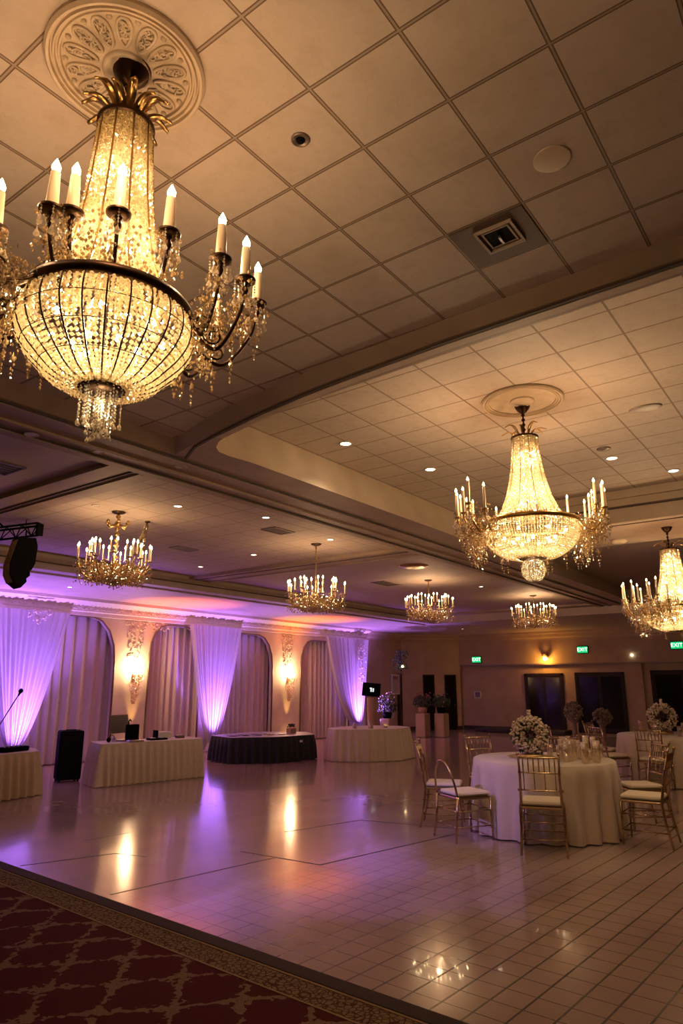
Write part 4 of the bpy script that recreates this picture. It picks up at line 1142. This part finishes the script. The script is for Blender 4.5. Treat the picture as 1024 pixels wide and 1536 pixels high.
# left table gear
e = empty('turntable', (4.95,10.12,.608), math.radians(10), 'dark turntable console on the left edge table', 'audio device')
mb = MB(); mb.bev(-.40,.30,-.17,.17,0,.09,.02); mb.build('body', M['black'], e)
for x in (-.2,.12):
    mb = MB(); mb.lathe([(.13,.09), (.13,.105), (.001,.107)], 24, (x,0,0)); mb.build('platter', M['grey'], e)
e = empty('patch_box', (5.50,10.08,.608), math.radians(12), 'small dark box with dials right of the turntable console', 'audio device')
mb = MB(); mb.bev(-.20,.24,-.09,.09,0,.07,.02); mb.build('body', M['black'], e)
for k in range(5):
    mb = MB(); mb.lathe([(.014,.07), (.012,.09), (.001,.09)], 8, (-.15+.08*k,-.02,0)); mb.build('knob', M['silver'], e)
e = empty('microphone_stand', (5.66,10.90,0), 0, 'black boom microphone stand in front of the left gathered voile', 'microphone stand')
mb = MB(); mb.tube([(0,0,.02), (0,0,.86)], .010, 8); mb.build('pole', M['black'], e)
mb = MB()
for a in (0,2.1,4.2): mb.tube([(0,0,.06), (.22*math.cos(a),.22*math.sin(a),.01)], .008, 6)
mb.build('tripod_legs', M['black'], e)
mb = MB(); mb.tube([(-.55,.3,.99), (0,0,.86), (.27,-.08,1.42)], .009, 8); mb.build('boom', M['black'], e)
mb = MB(); mb.lathe([(.012,-.05), (.018,0), (.032,.02), (.034,.045), (.02,.07), (.001,.075)], 12, T=Matrix.Translation((.27,-.08,1.42))@Matrix.Rotation(.4,4,'Y')); mb.build('microphone', M['black'], e)
# black table bits
for k in range(9):
    x = 10.6+.125*k+.02*rnd.random(); y = 10.75-.06*k+.26*(k%2)
    mb = MB(); mb.lathe([(.001,0), (.06,.002), (.095,.012), (.10,.016), (.06,.006), (.001,.005)], 18)
    o = mb.build('plate', M['silver']); o.location = (x,y,.509); tag(o, 'small silver plate scattered on the low black table', 'plate', 'silver plates on the black table')
e = empty('centerpiece_box', (12.0,10.35,.509), .2, 'small dark wooden box with a sprig on the right of the black table', 'decoration')
mb = MB(); mb.bev(-.12,.12,-.06,.06,0,.11,.01); mb.build('box', M['redpost'], e)
mb = MB()
for q in range(40): mb.octa(((rnd.random()-.5)*.16, (rnd.random()-.5)*.1, .13+.07*rnd.random()), .018)
mb.build('sprig', M['green'], e)
mb = MB(); mb.bev(-.04,.04,-.002,.002,-.022,.022,.002); o = mb.build('name_tag', M['white']); o.location = (11.55,9.685,.40); o.rotation_euler = (0,0,math.radians(-9)); tag(o, 'small white tag pinned to the black table skirt', 'tag')
# screen on draped post
e = empty('display_screen', (14.95,10.22,0), math.radians(-62), 'tilted black display on a post behind the cream skirted table', 'screen')
mb = MB(); mb.lathe([(.13,0), (.14,.02), (.10,.4), (.11,1.22), (.06,1.25), (.001,1.26)], 14); mb.build('draped_post', M['redpost'], e)
T = Matrix.Translation((0,-.02,1.42)) @ Matrix.Rotation(math.radians(5),4,'Y') @ Matrix.Rotation(math.radians(-8),4,'X')
mb = MB(); mb.box(-.22,.24,-.04,.03,-.16,.17,T); pn = mb.build('screen_panel', M['black'], e)
mb = MB(); mb.box(-.01,.03,-.043,-.0405,-.05,.05,T); mb.box(.045,.08,-.043,-.0405,-.05,.04,T); mb.box(-.03,.0,-.043,-.0405,.02,.05,T); mb.build('screen_text', M['tvglow'], pn)
# candles + glasses on cream table
def glass(name, loc, r, h, label, cat, grp, flame=False, m='cryc'):
    e = empty(name, loc, 0, label, cat, grp)
    mb = MB(); mb.lathe([(.001,0), (r*.8,0), (r,.01), (r*.95,h), (r*.88,h), (r*.9,.012), (.001,.010)], 12); mb.build('glass', M[m], e)
    if flame:
        mb = MB(); mb.lathe([(.001,.012), (r*.6,.012), (r*.6,h*.4), (.001,h*.4)], 10); w = mb.build('wax', M['candle'], e)
        mb = MB(); mb.lathe([(.001,h*.4), (.010,h*.45), (.001,h*.7)], 8); mb.build('flame', M['flame'], e)
for x, y, l, f_ in ((12.45,8.95,'clear tumbler on the left of the cream skirted table',False), (12.75,8.75,'clear taller vase in the middle of the cream skirted table',False), (13.05,8.55,'lit glass candle cup on the cream skirted table',True), (12.60,8.62,'short clear glass near the front of the cream skirted table',False)):
    glass('candle_glass', (x,y,.638), .045, .16 if 'taller' in l else .10, l, 'glass', 'glassware on the cream skirted table', f_)

# ------------------------------------------------------------------ chiavari chairs
def chair(label, hoop=False, name='chiavari_chair'):
    e = empty(name, (0,0,0), 0, label, 'chair', 'gold banquet chairs')
    # faces +X ; back at -X
    g = M['goldc']; sh = .44; hw = .195; hd = .19
    for sy in (-1,1):
        mb = MB(); mb.tube([(hd,sy*hw,sh-.02), (hd+.004,sy*hw,.25), (hd+.012,sy*(hw+.005),.012)], [.0135,.013,.0105], 8)
        for z in (.15,.30): mb.lathe([(.010,-.012), (.018,0), (.010,.012)], 8, (hd+.006,sy*hw,z))
        mb.build('front_leg', g, e)
        if not hoop:
            mb = MB(); mb.tube([(-hd-.10,sy*(hw-.01),.90), (-hd-.05,sy*(hw-.015),.70), (-hd-.01,sy*(hw-.01),sh+.03), (-hd,sy*hw,sh-.02), (-hd-.02,sy*hw,.25), (-hd-.07,sy*(hw+.01),.012)], [.010,.012,.0135,.014,.013,.0105], 8)
            mb.ball((-hd-.103,sy*(hw-.01),.912), .015, 8)
            for z, x in ((.15,-.04), (.30,-.012), (.58,-.025)): mb.lathe([(.010,-.012), (.018,0), (.010,.012)], 8, (-hd+x,sy*hw,z))
            mb.build('rear_leg', g, e)
    if hoop:
        for sy in (-1,1):
            mb = MB(); mb.tube([(-hd-.02,sy*(hw+.01),sh), (-hd-.03,sy*hw,.25), (-hd-.06,sy*(hw+.02),.012)], [.014,.013,.011], 8); mb.build('rear_leg', g, e)
        mb = MB(); pts = [(-hd-.02-.06*math.sin(t), hw*1.03*math.cos(t), sh+.34*math.sin(t)) for t in (PI*i/16 for i in range(17))]
        mb.tube(pts, .012, 8); mb.build('hoop_back', g, e)
    mb = MB(); mb.bev(-hd-.01,hd+.015,-hw-.012,hw+.012,sh-.035,sh-.005,.02); mb.build('seat_frame', g, e)
    mb = MB(); mb.bev(-hd+.0,hd+.01,-hw+.005,hw-.005,sh-.004,sh+.038,.03); mb.build('seat', M['cushion'], e)
    for z in (.15,.30):
        for a, b in (((hd+.008,-hw), (hd+.008,hw)), ((-hd-.03,-hw), (-hd-.03,hw)), ((-hd-.03,-hw), (hd+.008,-hw)), ((-hd-.03,hw), (hd+.008,hw))):
            mb = MB(); mb.tube([(*a,z), (*b,z)], .0065, 6); mb.build('stretcher', g, e)
    if not hoop:
        for x, z, r in ((-hd-.092,.88,.0095), (-hd-.058,.74,.008), (-hd-.025,.58,.008)):
            mb = MB(); mb.tube([(x-.012*math.cos(PI*(i/8-.5)), -hw+2*hw*i/8, z) for i in range(9)], r, 7); mb.build('back_rail', g, e)
        for k in range(7):
            y = -hw+.05+(2*hw-.10)*k/6; mb = MB()
            mb.tube([(-hd-.068,y,.735), (-hd-.080,y,.81), (-hd-.10,y,.88)], [.005,.0075,.005], 6); mb.build('spindle', g, e)
            if k % 2 == 0:
                mb = MB(); mb.tube([(-hd-.036,y,.58), (-hd-.068,y,.74)], .005, 6); mb.build('spindle', g, e)
    return e
T1 = (7.85,3.04); R1 = .76
protoc = None
def put(c, x, y, azd, label, first=False, grp=None):
    for (cx, cy_, r_) in ((7.85,3.04,1.06), (12.75,2.75,1.11)):
        d_ = math.hypot(x-cx, y-cy_)
        if d_ < r_: x = cx+(x-cx)*r_/d_; y = cy_+(y-cy_)*r_/d_
    o = c if first else copy_tree(c)
    o.location = (x,y,.0); o.rotation_euler = (0,0,math.radians(azd)); o['label'] = label
    o['group'] = grp or 'chairs around the near round table'
    return o
pc = chair('x')
put(pc, 6.91, 2.71, 19, 'gold chair with its spindle back to the camera, nearest in front of the round table', True)
put(pc, 7.40, 4.06, -66, 'gold chair at the far left of the near round table, partly behind the hoop-backed one')
put(pc, 7.80, 2.02, 93, 'gold chair seen from the side with an ivory seat, right of the near round table')
put(pc, 8.58, 2.22, 131, 'gold chair behind the side-on chair at the right of the near round table')
put(pc, 8.40, 3.92, -122, 'gold chair behind the near round table, left of the flower wreath')
put(pc, 8.86, 3.22, -170, 'gold chair on the far side of the near round table, hidden behind the glassware')
hc = chair('x', True, 'hoop_back_chair')
put(hc, 6.96, 3.55, -30, 'low chair with a rounded hoop back, left of the near round table', True)
def round_table(c, R, h, mt, label, cl, twist=0, npl=20):
    e = empty('round_table', (*c,0), 0, label, 'table', 'round banquet tables')
    mb = MB(); mb.lathe([(.001,h-.03), (R-.01,h-.03), (R,h-.02), (R,h-.008), (.001,h-.006)], 48); mb.build('tabletop', M['redpost'], e)
    for k in range(4):
        a = PI/4+PI/2*k; mb = MB(); mb.tube([(.45*math.cos(a),.45*math.sin(a),h-.03), (.50*math.cos(a),.50*math.sin(a),.01)], .014, 8); mb.build('leg', M['grey'], e)
    mb = MB(); N = 320; rows = [(0.02,h), (R*.6,h), (R*.985,h), (R+.008,h-.012)]; vs = []
    for r, z in rows:
        for i in range(N): a = 2*PI*i/N; vs.append((r*math.cos(a), r*math.sin(a), z))
    K = 8
    for j in range(1, K+1):
        s0 = j/K; z = (h-.012)*(1-s0)+.015*s0
        for i in range(N):
            a = 2*PI*i/N; wv = .045*math.sin(npl*a+1.1*math.sin(3*a+twist))*min(1, s0*1.6)+.02*math.sin(npl*.5*a+twist)*s0
            r = R+.010+.035*s0+wv*(1 if wv < 0 else .8); vs.append((r*math.cos(a), r*math.sin(a), z))
    nr = len(rows)+K
    mb.add(vs, [(j*N+i, j*N+(i+1) % N, (j+1)*N+(i+1) % N, (j+1)*N+i) for j in range(nr-1) for i in range(N)]+[tuple(range(N))], True)
    o = mb.build('tablecloth', M[mt]); o.location = (*c,0); tag(o, cl, 'tablecloth', 'floor-length ivory tablecloths')
round_table(T1, R1, .75, 'cloth', 'near round banquet table hidden under its floor-length cloth', 'floor-length ivory cloth over the near round table', .3)
T2 = (12.75,2.75)
round_table(T2, .8, .75, 'cloth', 'far round banquet table at the right edge under its cloth', 'floor-length ivory cloth over the far round table at the right edge', 1.3)
for k, (x, y, l) in enumerate([(11.86,3.45,'gold chair left of the far round table, seen above the glassware of the near table'), (11.70,2.75,'gold chair with its back to the camera in front of the far round table'),
                            (12.0,2.0,'gold chair at the front right of the far round table'), (12.9,3.82,'gold chair behind the far round table on its left side'), (13.78,3.1,'gold chair on the far side of the far round table'), (11.1,4.0,'lone gold chair standing between the two round tables')]):
    put(pc, x, y, math.degrees(math.atan2(T2[1]-y, T2[0]-x)), l, grp='chairs around the far round table')
# flower wreaths
def wreath(c, R, label, seed):
    r = random.Random(seed)
    e = empty('flower_wreath', c, math.radians(110), label, 'flower arrangement', 'wreath centrepieces')
    mb = MB(); mb.lathe([(.001,0), (.14,0), (.15,.02), (.06,.04), (.03,.07), (.001,.07)], 20); mb.build('stand', M['brass'], e)
    mb = MB(); mb.tube([(R*.72*math.cos(t), 0, R+.06+R*.72*math.sin(t)) for t in (2*PI*i/30 for i in range(30))], .03, 8, closed=True); mb.build('ring_frame', M['green'], e)
    mb = MB(); 
    for q in range(720):
        t = r.random()*2*PI; p = r.random()*2*PI; w = .066*(.6+.55*r.random()); rr = R*.80+w*math.cos(p); x = rr*math.cos(t); z = R+.06+rr*math.sin(t); y = w*math.sin(p)*1.1
        if z < .02: continue
        s0 = .009+.011*r.random()
        for k in range(1): mb.ball((x+(r.random()-.5)*.02, y, z), s0, 6, .8)
    for q in range(30): mb.ball(((r.random()-.5)*.03, (r.random()-.5)*.03, 2*R+.05+.10*r.random()), .014, 6)
    g = mb.build('blossoms', M['petal'], e); g['kind'] = 'stuff'
    mb = MB()
    for q in range(26): mb.ball(((r.random()-.5)*R*1.0, .02*(r.random()-.5), R+.06+(r.random()-.5)*R*1.0), .022, 6)
    g = mb.build('dark_roses', mat('dark_rose', (.05,.012,.015), .7), e); g['kind'] = 'stuff'
    mb = MB()
    for q in range(36):
        t = r.random()*2*PI; rr = R*.74+.09*(r.random()-.5)*2; mb.octa((rr*math.cos(t), (r.random()-.5)*.2, R+.06+rr*math.sin(t)), .02, .03)
    g = mb.build('leaves', M['green'], e); g['kind'] = 'stuff'
wreath((7.76,3.14,.762), .175, 'round wreath of cream flowers with a dark centre on the near round table', 3)
wreath((12.72,2.82,.762), .20, 'wreath of cream flowers on the far round table at the right edge', 4)
# glassware on tables
base = empty('table_glass', (0,0,0), 0, 'clear glass', 'glass')
mb = MB(); mb.lathe([(.001,0), (.028,0), (.033,.008), (.036,.10), (.034,.15), (.031,.15), (.031,.012), (.001,.010)], 12); mb.build('glass', M['glass'], base)
mb = MB(); mb.tube([(.0345*math.cos(2*PI*i/16), .0345*math.sin(2*PI*i/16), .15) for i in range(16)], .0018, 5, closed=True); mb.build('rim', M['cryc'], base)
GR = random.Random(5); first = True; gpos = []
def gput(x, y, z, label, sc, grp):
    global first
    o = base if first else copy_tree(base); first = False
    o.location = (x,y,z); o.scale = (sc[0],sc[0],sc[1]); o['label'] = label; o['group'] = grp
for k in range(400):
    if len(gpos) >= 24: break
    a = GR.uniform(-2.6,1.0); rr = GR.uniform(.10,.66); x = T1[0]+.05+rr*math.cos(a); y = T1[1]-.14+rr*math.sin(a)
    if math.hypot(x-7.76, y-3.14) < .32 or math.hypot(x-T1[0], y-T1[1]) > .66 or any(math.hypot(x-p, y-q) < .088 for p, q in gpos) or x-7.75+(y-3.0)*.35 < -.35: continue
    gpos.append((x,y)); gput(x, y, .752, 'clear glass among the cluster right of the wreath on the near round table', (GR.uniform(.8,1.15), GR.uniform(.7,1.5)), 'clustered glasses on the near round table')
gp2 = []
for k in range(40):
    if len(gp2) >= 10: break
    a = GR.uniform(0,6.28); rr = GR.uniform(.34,.64); x = T2[0]+rr*math.cos(a); y = T2[1]+rr*math.sin(a)
    if any(math.hypot(x-p, y-q) < .09 for p, q in gp2): continue
    gp2.append((x,y)); gput(x, y, .752, 'clear glass around the wreath on the far round table', (1, GR.uniform(.8,1.4)), 'glasses on the far round table')
# crystal garland tray round the wreath
for (cx_, cy_, l) in ((7.76,3.14,'glittering beaded ring runner around the wreath on the near round table'), (12.72,2.82,'glittering beaded ring runner around the wreath on the far round table')):
    mb = MB()
    for q in range(520):
        a = rnd.random()*6.28; r = .17+.09*rnd.random(); mb.octa((r*math.cos(a), r*math.sin(a), .010+.018*rnd.random()), .007)
    o = mb.build('beaded_runner', M['cryg']); o.location = (cx_,cy_,.752); tag(o, l, 'table decoration', 'beaded runners', 'stuff')
# dim floral shapes added in place of reflections in the window
for (x, y, l, s0) in ((17.9,6.05,'tall pale floral column standing in for a reflection at the dark window',1.0), (18.6,5.55,'rounded pale floral urn standing in for a reflection, right of the floral column',.85)):
    e = empty('reflected_floral_column', (x,y,0), 0, l, 'flower arrangement')
    mb = MB(); mb.lathe([(.14,0), (.12,.05), (.06,.15), (.05,.6*s0), (.12,.68*s0), (.001,.68*s0)], 16); mb.build('pedestal', M['petal_reflected'], e)
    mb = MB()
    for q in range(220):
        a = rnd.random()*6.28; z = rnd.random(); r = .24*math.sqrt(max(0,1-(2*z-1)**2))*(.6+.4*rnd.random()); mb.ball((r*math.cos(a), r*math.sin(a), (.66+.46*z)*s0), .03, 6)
    g = mb.build('blossoms', M['petal_reflected'], e); g['kind'] = 'stuff'

# ------------------------------------------------------------------ back wall details
def exit_sign(loc, rz, label):
    e = empty('exit_sign', loc, rz, label, 'exit sign', 'green exit signs')
    mb = MB(); mb.bev(-.19,.19,-.05,.0,-.13,.13,.02); mb.build('housing', M['green'], e)
    mb = MB(); mb.box(-.165,.165,-.056,-.0505,-.10,.10); pn = mb.build('lit_face', M['exit'], e)
    cu = bpy.data.curves.new('lettering', 'FONT'); cu.body = 'EXIT'; cu.size = .165; cu.align_x = 'CENTER'; cu.align_y = 'CENTER'; cu.extrude = .002
    o = bpy.data.objects.new('lettering', cu); C.objects.link(o); dg = bpy.context.evaluated_depsgraph_get()
    me = bpy.data.meshes.new_from_object(o.evaluated_get(dg)); bpy.data.objects.remove(o); 
    o = bpy.data.objects.new('lettering', me); C.objects.link(o); me.materials.clear(); me.materials.append(M['exitw']); o.parent = pn; o.location = (0,-.059,0); o.rotation_euler = (PI/2,0,0)
exit_sign((XB,11.1,2.42), -PI/2, 'green exit sign left, above the small framed picture')
exit_sign((XB,7.3,2.66), -PI/2, 'green exit sign in the middle, right of the amber wall lamp')
exit_sign((XB,4.45,2.71), -PI/2, 'green exit sign cut by the right edge')
e = empty('wall_lamp', (XB,8.55,2.42), -PI/2, 'amber glowing wall lamp above the double doors', 'wall light')
mb = MB(); mb.lathe([(.08,.02), (.11,.05), (.09,.16), (.07,.20)], 14, (0,-.10,0)); mb.build('shade', M['redpost'], e)
mb = MB(); mb.ball((0,-.10,-.02), .075, 12); mb.build('bulb', mat('amber_lamp_bulb', (1,.7,.3), .4, emis=(1,.5,.1), estr=14), e)
mb = MB(); mb.box(-.03,.03,-.1,0,.02,.05); mb.build('bracket', M['bronze'], e)
point('wall_lamp_glow', (XB-.22,8.55,2.36), 22, (1,.42,.06), .05)
e = empty('framed_picture', (XB+.14,11.2,1.2), -PI/2, 'small white framed picture on the back wall under the left exit sign', 'picture')
mb = MB()
for a in ((-.13,.13,-.03,0,.09,.12), (-.13,.13,-.03,0,-.12,-.09), (-.13,-.10,-.03,0,-.09,.09), (.10,.13,-.03,0,-.09,.09)): mb.box(*a)
mb.build('frame', M['white'], e)
mb = MB(); mb.box(-.10,.10,-.012,-.002,-.09,.09); mb.build('print', M['screen'], e)
for (y, z, l) in ((5.78,2.45,'small lit ceiling spot high on the back wall'),):
    mb = MB(); mb.ball((0,0,0), .035, 10); o = mb.build('wall_spot', M['lens']); o.location = (XB-.04,y,z); tag(o, 'tiny bright wall spot high between the middle and right exit signs', 'wall light')
# notice boards on the side wall
for (x, z0, z1, w, l) in ((20.85,1.22,1.90,.25,'tall printed notice board on the side wall, the upper one'), (20.45,.45,1.10,.25,'lower printed notice board on the side wall')):
    e = empty('notice_board', (x,13.235,z0), 0, l, 'notice board')
    mb = MB(); mb.box(-w,w,-.03,0,0,z1-z0); mb.build('board', M['white'], e)
    mb = MB(); mb.box(-w+.04,w-.04,-.034,-.0305,.04,z1-z0-.04); sh_ = mb.build('sheet', M['paper'], e)
    mb = MB(); mb.box(-w+.08,w-.14,-.038,-.0345,z1-z0-.16,z1-z0-.08); mb.build('heading_bar', M['grey'], sh_)
def pedestal(name, x, y, h, label, bloom, tall, seed, dark=True):
    r = random.Random(seed); e = empty(name, (x,y,0), 0, label, 'flower arrangement')
    mb = MB(); mb.bev(-.17,.17,-.17,.17,0,h,.03); mb.build('pedestal', M['wall'], e)
    mb = MB(); mb.lathe([(.001,h), (.12,h), (.15,h+.16), (.13,h+.18)], 14); mb.build('pot', M['black' if dark else 'redpost'], e)
    mb = MB()
    for q in range(150):
        a = r.random()*6.28; rr = .28*math.sqrt(r.random()); mb.octa((rr*math.cos(a), rr*math.sin(a), h+.2+r.random()*tall*(1-rr*1.5)), .028, .05)
    g = mb.build('leaves', M['green'], e); g['kind'] = 'stuff'
    mb = MB()
    for q in range(40):
        a = r.random()*6.28; rr = .26*math.sqrt(r.random()); mb.ball((rr*math.cos(a), rr*math.sin(a), h+.25+r.random()*tall*.9), .024, 6)
    g = mb.build('blossoms', M[bloom], e); g['kind'] = 'stuff'
pedestal('flower_pedestal', 18.35, 11.95, .55, 'leafy dark flower arrangement on a pedestal behind the cream skirted table', 'petal', .6, 11)
pedestal('flower_pedestal', 18.95, 11.05, .70, 'red flowers on a cream pedestal, right of the leafy arrangement', 'petal2', .4, 12, False)
pedestal('flower_pedestal', 19.35, 10.62, .70, 'dark urn plant on a draped pedestal before the angled doors', 'green', .35, 13)
e = empty('tall_floral_stand', (18.6,11.6,0), 0, 'tall stand with an airy floral spray and small lamp, beside the notice boards', 'flower arrangement')
mb = MB(); mb.lathe([(.14,0), (.14,.02), (.02,.04), (.014,1.0), (.014,1.95), (.06,2.0), (.001,2.0)], 14); mb.build('pole', M['bronze'], e)
mb = MB(); r = random.Random(9)
for q in range(130):
    a = r.random()*6.28; rr = .26*r.random(); z = 2.0+.60*r.random(); mb.octa((rr*math.cos(a), rr*math.sin(a), z), .03, .045)
g = mb.build('spray', M['green'], e); g['kind'] = 'stuff'
mb = MB(); mb.ball((-.03,-.10,2.10), .035, 10); mb.build('bulb', M['flame'], e)
# dark low bench / platform by the back wall
mb = MB(); mb.bev(-.35,.35,-1.6,1.5,0,.14,.03); o = mb.build('low_platform', M['base']); o.location = (22.5,9.4,0); tag(o, 'low dark platform along the back wall below the framed picture', 'platform')

# ------------------------------------------------------------------ general light
w = bpy.data.worlds.new('world'); S.world = w; w.use_nodes = True
w.node_tree.nodes['Background'].inputs[0].default_value = (.10,.06,.04,1); w.node_tree.nodes['Background'].inputs[1].default_value = .3

S.view_settings.view_transform = 'Standard'; S.view_settings.look = 'None'; S.view_settings.gamma = 1; S.view_settings.use_curve_mapping = False
S.view_settings.exposure = 0.40
cy = S.cycles
cy.use_denoising = True; cy.max_bounces = 8; cy.diffuse_bounces = 4; cy.glossy_bounces = 3; cy.transmission_bounces = 4; cy.transparent_max_bounces = 12
cy.sample_clamp_indirect = 4.0; cy.caustics_reflective = False; cy.caustics_refractive = False
